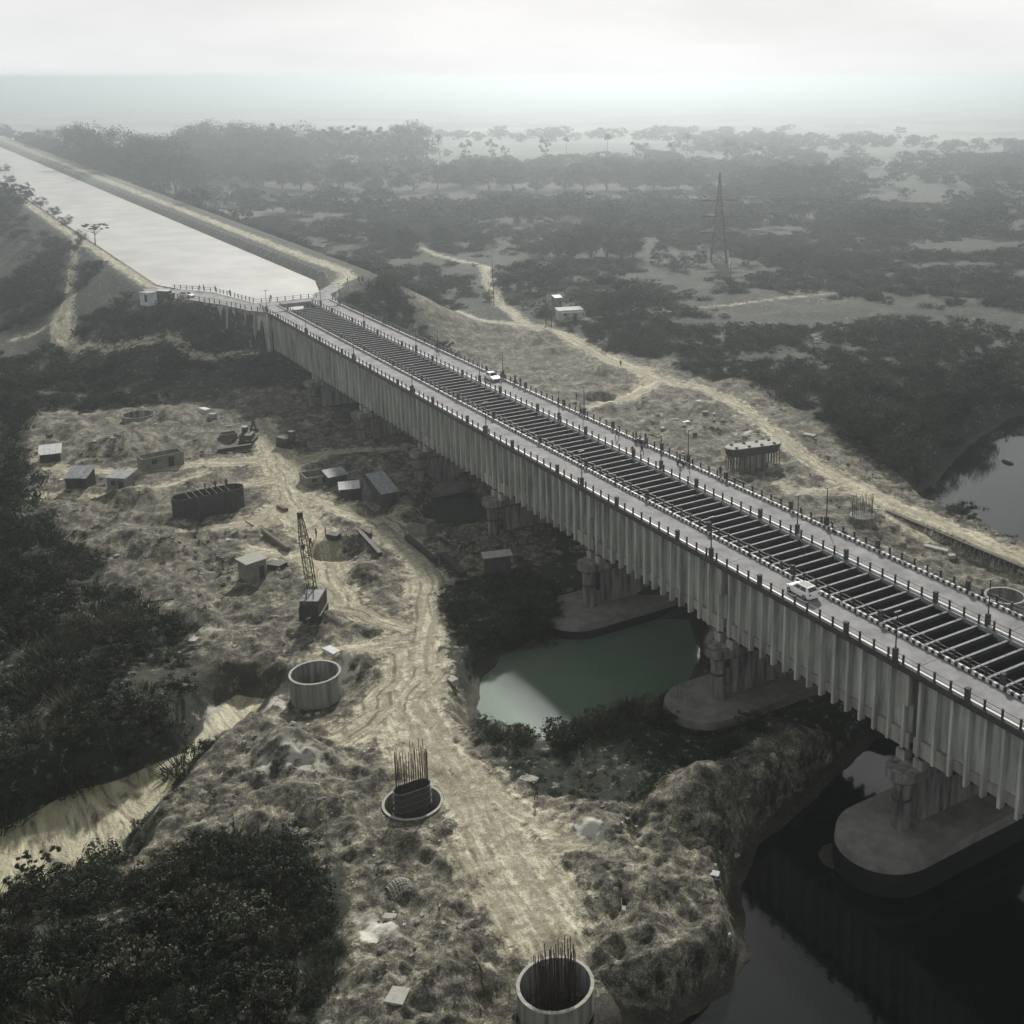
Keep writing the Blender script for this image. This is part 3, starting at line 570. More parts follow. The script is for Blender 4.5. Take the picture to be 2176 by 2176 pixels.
# piers under the joints
def stadium(y0, y1, r, n=14, cx=0):
    p = [(cx+r*math.cos(a), y0+r*math.sin(a)) for a in np.linspace(math.pi, 2*math.pi, n)]
    return p+[(cx+r*math.cos(a), y1+r*math.sin(a)) for a in np.linspace(0, math.pi, n)]
for k in range(0, 8):
    x = -SPAN*k
    if x < -200: continue
    b = MB(); b.prism(stadium(2.3, 18.6, .75, 16), -16.9, -11.4, M['pier'], smooth=True)
    pr = b.build('pier', bridge, loc=(x, 0, BZ))
    for yc in (-.35, 19.2):
        b = MB(); ci_ = [(.92*math.cos(a), yc+.92*math.sin(a)) for a in np.linspace(0, 2*math.pi, 25)[:-1]]; b.prism(ci_, -16.94, -11.6, M['pier'], smooth=True)
        c2_ = [(.99*math.cos(a), yc+.99*math.sin(a)) for a in np.linspace(0, 2*math.pi, 25)[:-1]]; b.prism(c2_, -13.9, -13.6, M['edge'], smooth=True); b.prism(c2_, -12.5, -11.6, M['pier'], smooth=True); b.build('pier_column', pr)
    b = MB(); b.prism(stadium(-.3, 19.2, 1.0, 18), -11.9, -11.3, M['pier'], stadium(-.3, 19.2, 1.75, 18), True); b.prism(stadium(-.3, 19.2, 1.75, 18), -11.3, -10.35, M['pier'], smooth=True); b.build('pier_cap', pr)
    for s in (-1, 1):
        for y in (.9, 6.5, 11.5, 17):
            b = MB(); b.box((s*1.15-.55, y-.6, -10.35), (s*1.15+.55, y+.6, -9.35), M['concrete_band']); b.box((s*1.15-.3, y-.35, -9.35), (s*1.15+.3, y+.35, -9.0), M['steel'])
            b.build('bearing_block', pr)
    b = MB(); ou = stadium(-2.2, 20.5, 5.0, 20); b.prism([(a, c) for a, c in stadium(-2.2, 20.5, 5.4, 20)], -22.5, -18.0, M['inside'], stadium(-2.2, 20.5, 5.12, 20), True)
    b.prism(stadium(-2.2, 20.5, 5.1, 20), -18.0, -16.95, M['caisson'], stadium(-2.2, 20.5, 4.95, 20), True); b.build('foundation', pr)

# ------------------------------------------------------------------ canal head: crossing road, canal bridge, wing wall
def strip(b, pts, wl_, wr_, z0, z1, m):
    for (a, c) in zip(pts[:-1], pts[1:]):
        a = Vector((*a, 0)); c = Vector((*c, 0)); n = (c-a).normalized().cross(Vector((0, 0, 1)))
        q = [a+n*wr_, c+n*wr_, c-n*wl_, a-n*wl_]
        b.prism([(v.x, v.y) for v in q], z0, z1, m)
def railing(parent, pts, z, h=1.05, step=2.0):
    rl = MB(); n = 0; me = ME_POST
    for (a, c) in zip(pts[:-1], pts[1:]):
        a = Vector((*a, z)); c = Vector((*c, z)); l = (c-a).length
        for hh in (.5, 1.0): rl.beam(a+Vector((0, 0, hh)), c+Vector((0, 0, hh)), .07, .07, M['rail'])
        for i in range(int(l/step)):
            p = a+(c-a)*((i+.5)*step/l); link('railing_post', me, parent, tuple(p))
    rl.build('handrail', parent)
cr = empty('canal_head_bridge', (0, 0, 0), 'low concrete road bridge crossing the end of the canal where the aqueduct begins', 'bridge')
b = MB(); b.prism([(-262,-19),(-250,-18.7),(-236,-11.1),(-226,-6.7),(-216,-3.6),(-210.1,-.35),(-210.1,4.3),(-219,4.5),(-224,.7),(-246,-4.3),(-258,-12.6)], -.9, .16, M['road']); b.build('approach_slab', cr)
b = MB(); b.box((-223.9, .9, -.8), (-219, 18.9, .2), M['road']); b.build('road_slab', cr)
b = MB(); b.prism([(-210.1,13.4),(-210.1,18.0),(-226,20.5),(-236,28),(-240,25),(-228,16.5),(-219,13.4)], -.6, .12, M['road']); b.build('far_approach_slab', cr)
b = MB()
for y in (4.2, 12.8): b.box((-223.6, y-.35, -4.4), (-219.2, y+.35, -.8), M['concrete'])
b.build('abutment', cr)
railing(cr, [(-258,-12.2),(-246.2,-3.9),(-223.6,.9),(-223.4,18.4)], .18); railing(cr, [(-250,-18.5),(-236,-10.9),(-226,-6.5),(-216,-3.4),(-210.5,-.3)], .18)
ww = empty('wing_wall', (-232, -6, -14), 'stained concrete wing wall with buttresses under the canal head road', 'wall')
d0 = Vector((-229, -8.3, 0)); d1 = Vector((-210.2, -.5, 0)); dr = (d1-d0).normalized(); nn = Vector((dr.y, -dr.x, 0))
def wq(s, o): p = d0+dr*s+nn*o; return (p.x+232, p.y+6)
L0 = (d1-d0).length
b = MB(); b.prism([wq(0, 0), wq(L0, 0), wq(L0, -.8), wq(0, -.8)], -1.5, 13.7, M['concrete']); b.build('wall', ww)
b = MB()
for s in (5, 8.5, 12, 15.5):
    b = MB(); b.prism([wq(s, 1.6), wq(s+.7, 1.6), wq(s+.7, 0), wq(s, 0)], -1.5, 13.4, M['concrete_band'], [wq(s, .5), wq(s+.7, .5), wq(s+.7, 0), wq(s, 0)]); b.build('buttress', ww)
# end wall of the trough with the bright inlet pool behind it
b = MB(); b.box((-213.0, 4.9, -8), (-212.7, 12.75, -2.1), M['edge']); b.build('inlet_sill', bridge, loc=(0, 0, BZ))

# ------------------------------------------------------------------ lamp posts
def lamp():
    e = empty('street_lamp', (0, 0, 0), 'x', 'lamp post', 'slim lamp posts along the aqueduct roads')
    b = MB(); b.tube((0, 0, 1.3), (0, 0, 5.2), .075, .05, M['steel'], 6); b.build('pole', e)
    b = MB(); b.box((-.22, -.22, 0), (.22, .22, 1.35), M['edge']); b.build('base', e)
    b = MB(); b.box((-.09, -.45, 5.15), (.09, .45, 5.25), M['rail']); b.build('lamp_head', e)
    return e
l0 = lamp(); first = True
order = ['nearest', 'second', 'third', 'fourth', 'fifth', 'sixth', 'seventh', 'eighth']
for y, where in ((-.1, 'outer rail of the lower road'), (13.3, 'trough side rail of the far road'), (18.15, 'outer rail of the far road')):
    for k in range(8):
        if y > 14 and k == 0: continue
        o = l0 if first else copy_tree(l0); first = False
        o.location = (-2.1-30*k, y, .02); o['label'] = f'{order[k]} slim lamp post on the {where}'

# ------------------------------------------------------------------ cars
def quad_on(b, q, u0, v0, u1, v1, off, m):
    """inset rectangle on the quad q (bl, br, tr, tl), lifted by off"""
    q = [Vector(a) for a in q]; n = (q[1]-q[0]).cross(q[3]-q[0]).normalized()
    f = lambda u, v: (q[0]*(1-u)+q[1]*u)*(1-v)+(q[3]*(1-u)+q[2]*u)*v+n*off
    b.add([f(u0, v0), f(u1, v0), f(u1, v1), f(u0, v1)], [(0, 1, 2, 3)], m)
def car(name, label, loc, rz, sedan=False, group=None):
    e = empty(name, loc, label, 'car', group, rz)
    Lh = 2.0 if not sedan else 2.15
    st = [(-Lh,.72,.42,.74),(-Lh+.08,.78,.26,.90),(-1.5,.84,.20,.95),(-.6,.86,.20,.93),(.4,.86,.20,.93),(1.05,.85,.20,.92),(1.5,.82,.22,.84),(Lh-.15,.74,.26,.72),(Lh,.62,.36,.60)]
    if sedan: st[0] = (-Lh,.74,.40,.80); st[1] = (-Lh+.1,.8,.26,.93)
    b = MB(); vs_ = []
    for x, hw, z0, z1 in st:
        vs_ += [(x, -hw*.9, z0), (x, -hw, z0+.16), (x, -hw*.99, z1-.14), (x, -hw*.9, z1), (x, hw*.9, z1), (x, hw*.99, z1-.14), (x, hw, z0+.16), (x, hw*.9, z0)]
    fs = [(i*8+j, i*8+(j+1) % 8, i*8+8+(j+1) % 8, i*8+8+j) for i in range(len(st)-1) for j in range(8)]
    b.add(vs_, fs, M['car']); n = len(st)*8; b.add(vs_, [tuple(range(8))[::-1], tuple(range(n-8, n))], M['car']); b.build('body', e)
    rb, rt = (-1.82, -1.45) if not sedan else (-1.5, -1.0)
    B = [(rb,-.78,.90),(1.02,-.78,.90),(1.02,.78,.90),(rb,.78,.90)]; T = [(rt,-.58,1.44),(.22,-.58,1.44),(.22,.58,1.44),(rt,.58,1.44)]
    b = MB(); b.add(B+T, [(0,1,5,4),(1,2,6,5),(2,3,7,6),(3,0,4,7),(4,5,6,7)], M['car']); b.build('cabin', e)
    for s in (0, 1):
        q = [B[0],B[1],T[1],T[0]] if s == 0 else [B[2],B[3],T[3],T[2]]
        b = MB(); b.mi(M['glass'])
        for u0, u1 in ((.12,.46),(.49,.86)): quad_on(b, q, u0, .12, u1, .86, .012, M['glass'])
        b.build('side_window', e)
    b = MB(); quad_on(b, [B[1],B[2],T[2],T[1]], .06, .08, .94, .93, .012, M['glass']); b.build('windscreen', e)
    b = MB(); quad_on(b, [B[3],B[0],T[0],T[3]], .08, .2, .92, .86, .012, M['glass']); b.build('rear_window', e)
    b = MB(); b.box((rt+.14, -.5, 1.44), (.16, .5, 1.455), M['rail'] if not sedan else M['car']); b.build('roof_panel', e)
    wb = MB(); wb.tube((0,-.09,0),(0,.09,0), .31, .31, M['tyre'], 16); wb.tube((0,-.10,0),(0,.10,0), .19, .19, M['alloy'], 12); wm = wb.mesh('wheel')
    for x in (-1.25, 1.28):
        for y in (-.80, .80): link('wheel', wm, e, (x, y, .31))
    for y in (-.62, .62):
        b = MB(); b.box((-Lh-.02, y-.12, .70), (-Lh+.14, y+.12, .88), M['redlamp'] if not sedan else M['redlamp']); b.build('tail_light', e)
        b = MB(); b.box((Lh-.18, y-.14, .56), (Lh-.02, y+.14, .70), M['lamp']); b.build('headlight', e)
    b = MB(); b.box((-Lh-.06, -.72, .36), (-Lh+.1, .72, .54), M['car']); b.build('rear_bumper', e)
    b = MB(); b.box((Lh-.1, -.6, .30), (Lh+.04, .6, .46), M['edge']); b.build('front_bumper', e)
    for s in (-1, 1): b = MB(); b.box((.72, s*.86-.09, .92), (.86, s*.86+.09, 1.04), M['car']); b.build('door_mirror', e)
    return e
car('hatchback', 'white hatchback with a grey roof driving away on the lower road', (-18.6, 2.35, 0), math.pi)
car('saloon_car', 'white car facing the camera on the far road among walkers', (-122.6, 16.1, 0), 0, sedan=True)
q = at(408, 632, .1); car('parked_car', 'white car parked beside the canal head road behind the railing', (q[0]-1, q[1]-1, .1), R(35))
q = at(352, 634, .1); vn = empty('delivery_van', (q[0], q[1], 0), 'dark boxy van with pale roof parked near the small pale kiosk', 'van', rz=R(40))
b = MB(); b.box((-2.2,-.9,.35),(1.3,.9,2.1), M['edge']); b.build('body', vn); b = MB(); b.box((-2.2,-.92,2.1),(1.35,.92,2.2), M['whitewash']); b.build('roof', vn)
b = MB(); b.box((1.3,-.88,.35),(2.2,.88,1.5), M['edge']); b.build('cab', vn)
wb = MB(); wb.tube((0,-.12,0),(0,.12,0), .36, .36, M['tyre'], 12); wm_ = wb.mesh('wheel')
for x in (-1.4, 1.5):
    for y in (-.85, .85): link('wheel', wm_, vn, (x, y, .36))

# ------------------------------------------------------------------ people (one skinned body each) and motorcycles
def person_mesh(pose, shirt):
    lean, sw, arm = pose
    vs_ = [(0,0,.95),(0,0,1.18),(0,lean,1.42),(0,lean*1.2,1.55),(0,lean*1.3,1.68),
           (-.10,0,.88),(-.11,sw,.48),(-.11,sw*.8-.05,.08),(-.11,sw*.8+.12,.03),(.10,0,.88),(.11,-sw,.50),(.11,-sw*1.4-.05,.08),(.11,-sw*1.4+.12,.03),
           (-.19,lean,1.40),(-.25,-arm,1.12),(-.24,-arm*1.2+.08,.86),(.19,lean,1.40),(.25,arm,1.12),(.24,arm*1.2+.1,.86)]
    ed = [(0,1),(1,2),(2,3),(3,4),(0,5),(5,6),(6,7),(7,8),(0,9),(9,10),(10,11),(11,12),(2,13),(13,14),(14,15),(2,16),(16,17),(17,18)]
    ra = [.15,.13,.15,.065,.115,.10,.07,.05,.04,.10,.07,.05,.04,.07,.048,.04,.07,.048,.04]
    me = bpy.data.meshes.new('person'); me.from_pydata(vs_, ed, []); o = bpy.data.objects.new('person_proto', me); COL.objects.link(o)
    md = o.modifiers.new('s', 'SKIN'); sb_ = o.modifiers.new('b', 'SUBSURF'); sb_.levels = 1
    for i, v in enumerate(me.skin_vertices[0].data): v.radius = (ra[i], ra[i]); v.use_root = (i == 0)
    dg = bpy.context.evaluated_depsgraph_get(); m2 = bpy.data.meshes.new_from_object(o.evaluated_get(dg)); bpy.data.objects.remove(o); bpy.data.meshes.remove(me)
    for m in (M['skin'], shirt, M['trousers']): m2.materials.append(m)
    for p in m2.polygons:
        z = p.center.z; p.material_index = 2 if z < .93 else (1 if z < 1.47 else 0); p.use_smooth = True
        if abs(p.center.x) > .2 and z < 1.02: p.material_index = 0
        if z > 1.70: p.material_index = 2
    m2.name = 'person'; return m2
PM = [person_mesh((0, .02, .02), M['shirt']), person_mesh((.03, .20, .14), M['shirt']), person_mesh((.03, .16, .12), M['shirt_red']), person_mesh((0, .03, .04), M['shirt_pale'])]
def person(px, py, z, k, label, rz=0, group=None):
    if z is None: q = at(px, py, -16.4); z = float(gz(q[0], q[1])[0]); q = at(px, py, z); z = float(gz(q[0], q[1])[0])
    else: q = at(px, py, z)
    o = link('person', PM[k], None, (q[0], q[1], z), rz); props(o, label, 'person', group); return o
GP = 'people walking and standing on the aqueduct'
person(930, 756, 0, 1, 'person in dark clothes walking alone on the far road behind the white car', 2.6, GP)
person(1233, 878, .02, 3, 'person in pale shirt at the outer rail of the far road', 0, GP)
person(1106, 821, 0, 0, 'dark clothed person on foot just beyond the motorcycle rider near the white car', 1, GP)
person(1311, 933, 0, 1, 'person striding across the far road between two lamp posts', 1.9, GP)
person(1344, 970, 0, 2, 'person in a reddish shirt leaning by the trough side rail', .6, GP)
person(1364, 967, 0, 1, 'person in dark clothes walking beside the trough side rail of the far road', 1.7, GP)
person(1372, 941, 0, 0, 'person standing next to the two parked motorcycles', 0, GP)
person(1352, 938, 0, 2, 'person in a reddish shirt standing behind the parked motorcycles', 2, GP)
person(1531, 1014, 0, 0, 'lone person in dark clothes at the striped kerb of the far road', .4, GP)
person(425, 618, .2, 0, 'left one of two people standing together at the canal railing', 0, GP)
person(433, 617, .2, 0, 'right one of two people standing together at the canal railing', 0, GP)
person(458, 620, .2, 3, 'person bending over the canal railing just past the standing pair', .5, GP)
person(489, 629, .2, 1, 'person walking along the canal railing near the canal head bridge', 1, GP)
person(576, 640, .2, 0, 'thin dark person at the rail of the canal head bridge', 1, GP)
person(613, 664, .1, 2, 'person in a reddish shirt at the start of the lower road by the inlet', 2, GP)
person(334, 638, .1, 0, 'dark clothed person standing by the small pale kiosk', 2, GP)
GB = 'people on the canal bank beyond the bridge'
person(687, 589, .1, 0, 'person standing alone on the sloping canal lining at the far bank', 0, GB)
for k, (a, c) in enumerate(((739, 602), (763, 600), (771, 599), (787, 605))):
    person(a, c, .1, (0, 2, 0, 3)[k], ['first person at the road bend on the far bank, in dark clothes', 'person in a reddish shirt at the road bend on the far bank', 'dark clothed person close beside the reddish shirt at the bend', 'person in a pale shirt at the outer edge of the road bend'][k], k, GB)
GW = 'workers on the building site'
person(1319, 779, None, 1, 'lone walker in dark clothes on the wide dirt track beyond the bridge', 1, GW)
person(1211, 691, None, 0, 'dark clothed person standing in front of the whitewashed hut', 0, GW)
person(1225, 848, None, 0, 'dark clothed worker beside the dark pit across the bridge', 0, GW)
person(674, 1171, None, 0, 'worker standing in the pale track right of the crane boom', 0, GW)
person(694, 1170, None, 3, 'worker in pale shirt by the scrap heap right of the crane', 0, GW)
person(661, 1168, None, 1, 'worker in dark clothes directly beside the crane boom tip', 2, GW)
person(1140, 1697, None, 1, 'worker walking on the green slope near the white slab', 0, GW)
def motorcycle(px, py, label, rz):
    q = at(px, py, 0); e = empty('motorcycle', (q[0], q[1], 0), label, 'motorcycle', 'motorcycles on the far road', rz)
    wb = MB(); wb.tube((0,-.05,0),(0,.05,0), .30, .30, M['tyre'], 12); wm = wb.mesh('wheel')
    for x in (-.62, .62): link('wheel', wm, e, (x, 0, .3))
    b = MB(); b.box((-.35,-.11,.40),(.30,.11,.72), M['edge']); b.tube((.62,0,.3),(.36,0,.98), .035, .035, M['steel']); b.tube((-.62,0,.3),(-.1,0,.5), .04, .04, M['steel']); b.build('frame', e)
    b = MB(); b.box((-.72,-.12,.72),(.02,.12,.84), M['black']); b.build('seat', e)
    b = MB(); b.tube((.36,-.34,1.02),(.36,.34,1.02), .02, .02, M['steel']); b.build('handlebar', e)
    return e
motorcycle(1357, 943, 'parked motorcycle next to the standing walkers, nearer the camera side kerb', .3)
motorcycle(1368, 946, 'second parked motorcycle of the pair beside the outer kerb', .2)
m3 = motorcycle(1446, 988, 'single motorcycle carrying a rider along the far road by a lamp post', .1)
m4 = motorcycle(1096, 817, 'motorcycle with a rider passing the white car on the far road', .1)
m5 = motorcycle(1070, 805, 'motorcycle close in front of the white car on the far road', .1)
for mm, lb in ((m3, 'rider astride the single motorcycle by the lamp post'), (m4, 'rider astride the motorcycle coming past the white car'), (m5, 'rider astride the motorcycle close in front of the white car')):
    o = link('person', PM[2], None, (mm.location.x-.2, mm.location.y, .12), -1.5); props(o, lb, 'person', GP)

# ------------------------------------------------------------------ well rings of the bridge under construction
def well(k, label, inner=None, streak=True):
    px, py, z, r, _, zin, zg = WELLS[k]; q = at(px, py, z)
    e = empty('caisson_well', (q[0], q[1], zg), label, 'well ring', 'round concrete wells for new piers'); h = z-zg
    b = MB(); b.ring((0, 0), r, r-.22, -2.5, h-.10, M['well'], 56)
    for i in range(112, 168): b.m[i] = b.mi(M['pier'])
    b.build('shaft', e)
    b = MB(); b.ring((0, 0), r+.03, r-.25, h-.10, h, M['pier'] if k == 4 else M['rim'], 56, .025); b.build('rim', e)
    return e, h, zg
def stadium_y(hl, r, n=10): return [(r*math.cos(a), -hl+r*math.sin(a)) for a in np.linspace(math.pi, 2*math.pi, n)]+[(r*math.cos(a), hl+r*math.sin(a)) for a in np.linspace(0, math.pi, n)]
def along(poly, step):
    o = []; n = len(poly)
    for i in range(n):
        a = Vector((*poly[i], 0)); c = Vector((*poly[(i+1) % n], 0)); l = (c-a).length
        for j in range(max(1, int(round(l/step)))): p = a+(c-a)*(j/max(1, round(l/step))); o.append((p.x, p.y))
    return o
def bars(e, poly, step, z0, z1, jit, name='vertical_bar', r=.035):
    """a cage of vertical bars: each bar a part"""
    pts = along(poly, step)
    for (x, y) in pts:
        b = MB(); t = z1+random.uniform(-jit, jit*.6); b.tube((x, y, z0), (x+random.uniform(-.12, .12), y+random.uniform(-.12, .12), t), r, r, M['rebar'], 4, True, False); b.build(name, e)
e, h, zg = well(0, 'big pale well ring at the bottom edge with a forest of thin bars inside')
bars(e, stadium_y(1.0, .75), .20, -.2, 5.4, .7); bars(e, stadium_y(.9, .45), .34, -.2, 5.0, .8)
e, h, zg = well(1, 'well ring sunk flush in the ground with an oval dark shutter and tall bars')
b = MB(); po = stadium_y(1.1, .85, 14); pi_ = stadium_y(1.1, .80, 14); n = len(po); z0, z1 = -3.5, 1.9
b.add([(x, y, z0) for x, y in po]+[(x, y, z1) for x, y in po]+[(x, y, z1) for x, y in pi_]+[(x, y, z0) for x, y in pi_], [(k*n+i, k*n+(i+1) % n, (k+1)*n+(i+1) % n, (k+1)*n+i) for k in range(3) for i in range(n)], M['steel'], True); b.build('oval_shutter', e)
b = MB()
for zz in (-.2, .5, 1.2, 1.85):
    po2 = stadium_y(1.1, .9, 14)
    for i in range(n): b.beam((*po2[i], zz), (*po2[(i+1) % n], zz), .05, .05, M['rail'])
b.build('shutter_rims', e)
bars(e, stadium_y(1.0, .68), .24, 0, 6.2, .9)
b = MB()
for yy in (-1.6, -.9): b.beam((-2.4, yy-1.0, -1.0), (1.2, yy-1.0, -1.0), .07, .07, M['wood'])
b.build('cross_prop', e)
well(2, 'tall stained empty well ring standing in a pit below the crane')
well(3, 'thin pale well ring beyond the far road at the right edge')
well(4, 'dark half buried well ring in the scrub at the far left')
# half finished pier with bars beside the causeway, and the pier cap on props
q = at(1831, 1118, -17); z = float(gz(q[0], q[1])[0]); e = empty('pier_bar_cage', (q[0], q[1], z), 'dark round pier stump with bars sticking up beside the causeway wall', 'unfinished pier')
b = MB(); b.prism([(2.6*math.cos(a), 2.6*math.sin(a)) for a in np.linspace(0, 6.283, 25)[:-1]], -1, 1.0, M['pier'], [(2.1*math.cos(a), 2.1*math.sin(a)) for a in np.linspace(0, 6.283, 25)[:-1]]); b.build('base', e)
bars(e, stadium_y(1.0, .9), .35, .9, 4.3, .6)
A = at(1560, 1003, GZ); B = at(1646, 991, GZ); c = (A+B)/2; d = B-A; l = np.hypot(d[0], d[1]); ang = math.atan2(d[1], d[0])-math.pi/2
e = empty('pier_cap_formwork', (c[0]-.6, c[1], GZ-.2), 'long pale topped pier cap on a forest of props beyond the far road', 'pier cap', rz=ang)
b = MB(); hl = l/2-.3; po = stadium_y(hl, 1.9, 8); b.prism(stadium_y(hl, 1.2, 8), 3.2, 4.9, M['edge'], po); b.build('side_shutter', e)
b = MB(); b.prism(stadium_y(hl, 1.75, 8), 4.9, 4.97, M['rim']); b.build('concrete_top', e)
for s in (-1, 1):
    for i in range(4): b = MB(); b.tube((s*1.1, -hl+hl*.66*i, 4.97), (s*1.1, -hl+hl*.66*i, 5.2), .32, .32, M['edge'], 10); b.build('bearing_plinth', e)
for i in range(9):
    for s in (-1.5, -.5, .5, 1.5):
        y = -hl-.9+(2*hl+1.8)*i/8; x = s
        if i in (4,) and abs(s) < 1: continue
        b = MB(); b.tube((x, y, -.5), (x, y, 3.5 if abs(y) < hl else 3.9), .09, .09, M['steel'], 5); b.build('prop', e)
b = MB(); b.prism(stadium_y(hl-2, .9, 8), -.5, 3.3, M['pier']); b.build('pier_shaft', e)
b = MB(); b.box((-2.2, -hl-1.9, 3.3), (2.2, -hl-.9, 3.4), M['wood']); b.box((-2.2, hl+.9, 3.3), (2.2, hl+1.6, 3.4), M['wood']); b.build('platform', e)
# big dark formwork left of the site crossroads
A = at(392, 1100, GZ); B = at(498, 1078, GZ); c = (A+B)/2; d = B-A; l = np.hypot(d[0], d[1]); ang = math.atan2(d[1], d[0])-math.pi/2
zf = float(gz(c[0], c[1])[0]); e = empty('pier_formwork', (c[0], c[1], zf), 'dark oval pier formwork with rows of bars and three workers on top', 'formwork', rz=ang)
hl = l/2; b = MB(); po = stadium_y(hl, 1.8, 8); pi_ = stadium_y(hl, 1.7, 8); n = len(po)
b.add([(x, y, -.6) for x, y in po]+[(x, y, 3.4) for x, y in po]+[(x, y, 3.4) for x, y in pi_]+[(x, y, 1.2) for x, y in pi_], [(k*n+i, k*n+(i+1) % n, (k+1)*n+(i+1) % n, (k+1)*n+i) for k in range(3) for i in range(n)]+[tuple(range(3*n, 4*n))], M['edge']); b.build('shutter', e)
for i in range(10): b = MB(); b.beam((1.9, -hl*.6, .5+i*.3), (1.9, hl*.5, .5+i*.3), .07, .07, M['rail']); b.build('horizontal_bar', e)
for i in range(7): b = MB(); b.beam((-1.75, -hl*.8+i*hl*.26, 3.42), (1.75, -hl*.8+i*hl*.26, 3.42), .12, .08, M['wood']); b.build('plank', e)
for i in range(10): b = MB(); b.tube((2.5, -hl+i*2*hl/9, -.5), (2.2, -hl+i*2*hl/9, 3.0), .06, .06, M['wood'], 5); b.build('scaffold_pole', e)
for k, t_ in enumerate((.45, .66, .88)):
    wx = c[0]+d[0]*(t_-.5); wy = c[1]+d[1]*(t_-.5); o = link('person', PM[k % 2], None, (wx, wy, zf+3.46), k)
    props(o, ['left worker of three on top of the dark pier formwork', 'middle worker of three on top of the dark pier formwork', 'right worker of three at the end of the dark pier formwork'][k], 'person', GW)

# ------------------------------------------------------------------ crane, diggers
q = at(668, 1326, -16.4); z = float(gz(q[0], q[1])[0])
cz = empty('crawler_crane', (q[0], q[1], z), 'old crawler crane with a lattice boom raised above the dirt site', 'crane', rz=YAW-math.pi/2)
# local axes: +y away from the camera, +x to its right
for s in (-1, 1):
    b = MB(); b.prism([(s*1.15-.3, -1.8), (s*1.15+.3, -1.8), (s*1.15+.3, 2.2), (s*1.15-.3, 2.2)], 0.05, .85, M['steel']); b.build('crawler_track', cz)
b = MB(); b.box((-1.2, -1.9, .95), (1.2, 1.6, 3.0), M['crane']); b.box((-1.25, -2.3, .95), (1.25, -1.9, 2.3), M['steel']); b.build('machine_house', cz)
b = MB(); b.box((-1.3, -2.0, 3.0), (1.3, 1.7, 3.08), M['rail']); b.build('roof', cz)
b = MB(); b.box((.3, 1.6, .95), (1.2, 2.6, 2.9), M['crane']); b.build('cab', cz)
def lattice(b, p, q, w0, w1, n, m, r=.05):
    p = Vector(p); q = Vector(q); d = (q-p).normalized(); a = d.cross(Vector((0, 1, 0))); a = a.normalized() if a.length > .1 else Vector((1, 0, 0)); c_ = d.cross(a)
    C4 = [(-1, -1), (1, -1), (1, 1), (-1, 1)]
    pt = lambda t_, i: p+(q-p)*t_+(a*C4[i][0]+c_*C4[i][1])*((w0+(w1-w0)*max(0, (t_-.7)/.3))/2)
    for i in range(4):
        b.tube(pt(0, i), pt(.7, i), r, r, m, 5); b.tube(pt(.7, i), pt(1, i), r, r, m, 5)
        for k in range(n):
            b.tube(pt(k/n, i), pt((k+1)/n, (i+1) % 4), r*.6, r*.6, m, 4)
            if k % 3 == 0: b.tube(pt(k/n, i), pt(k/n, (i+1) % 4), r, r, m, 4)
b = MB(); lattice(b, (-.45, 1.9, 1.8), (-2.0, 3.6, 13.0), 1.0, .45, 12, M['yellow'], .065); b.build('boom', cz)
b = MB(); b.box((-2.3, 3.3, 12.8), (-1.7, 3.9, 13.5), M['steel']); b.build('boom_head', cz)
b = MB()
for s in (-.5, .5): b.tube((s, -1.5, 3.1), (-2.0, 3.6, 13.2), .025, .025, M['steel'], 4); b.tube((s, -1.2, 3.0), (s*.6, -.4, 5.0), .06, .06, M['steel'], 5)
b.build('stay_cable', cz)
b = MB(); b.tube((-2.0, 3.9, 12.9), (-2.0, 3.9, 8.6), .03, .03, M['steel'], 4); b.box((-2.2, 3.7, 8.0), (-1.8, 4.1, 8.7), M['steel']); b.build('hoist_hook', cz)
def digger(px, py, rz, label, flip=1):
    q = at(px, py, GZ); z = float(gz(q[0], q[1])[0]); e = empty('excavator', (q[0], q[1], z), label, 'excavator', 'tracked diggers on the site', rz)
    for s in (-1, 1): b = MB(); b.box((-1.9, s*1.1-.3, 0), (1.9, s*1.1+.3, .8), M['steel']); b.build('track', e)
    b = MB(); b.box((-1.9, -1.2, .95), (1.0, 1.2, 1.95), M['crane']); b.build('house', e)
    b = MB(); b.box((.1, .2, 1.95), (1.3, 1.15, 3.0), M['edge']); b.box((.1, .15, 3.0), (1.35, 1.2, 3.08), M['sheet']); b.build('cab', e)
    b = MB(); b.beam((1.0, -.3, 1.5), (3.2, -.3, 3.7), .35, .45, M['crane']); b.build('boom', e)
    b = MB(); b.beam((3.1, -.3, 3.8), (4.6, -.3, 1.6), .28, .32, M['crane']); b.build('dipper_arm', e)
    b = MB(); b.box((4.2, -.75, .7), (5.0, .15, 1.6), M['steel']); b.build('bucket', e); return e
digger(528, 945, 2.6, 'tracked excavator parked at the top end of the pale site track')
digger(612, 952, .5, 'low dark excavator beside the planks near the bridge, right of the other digger')

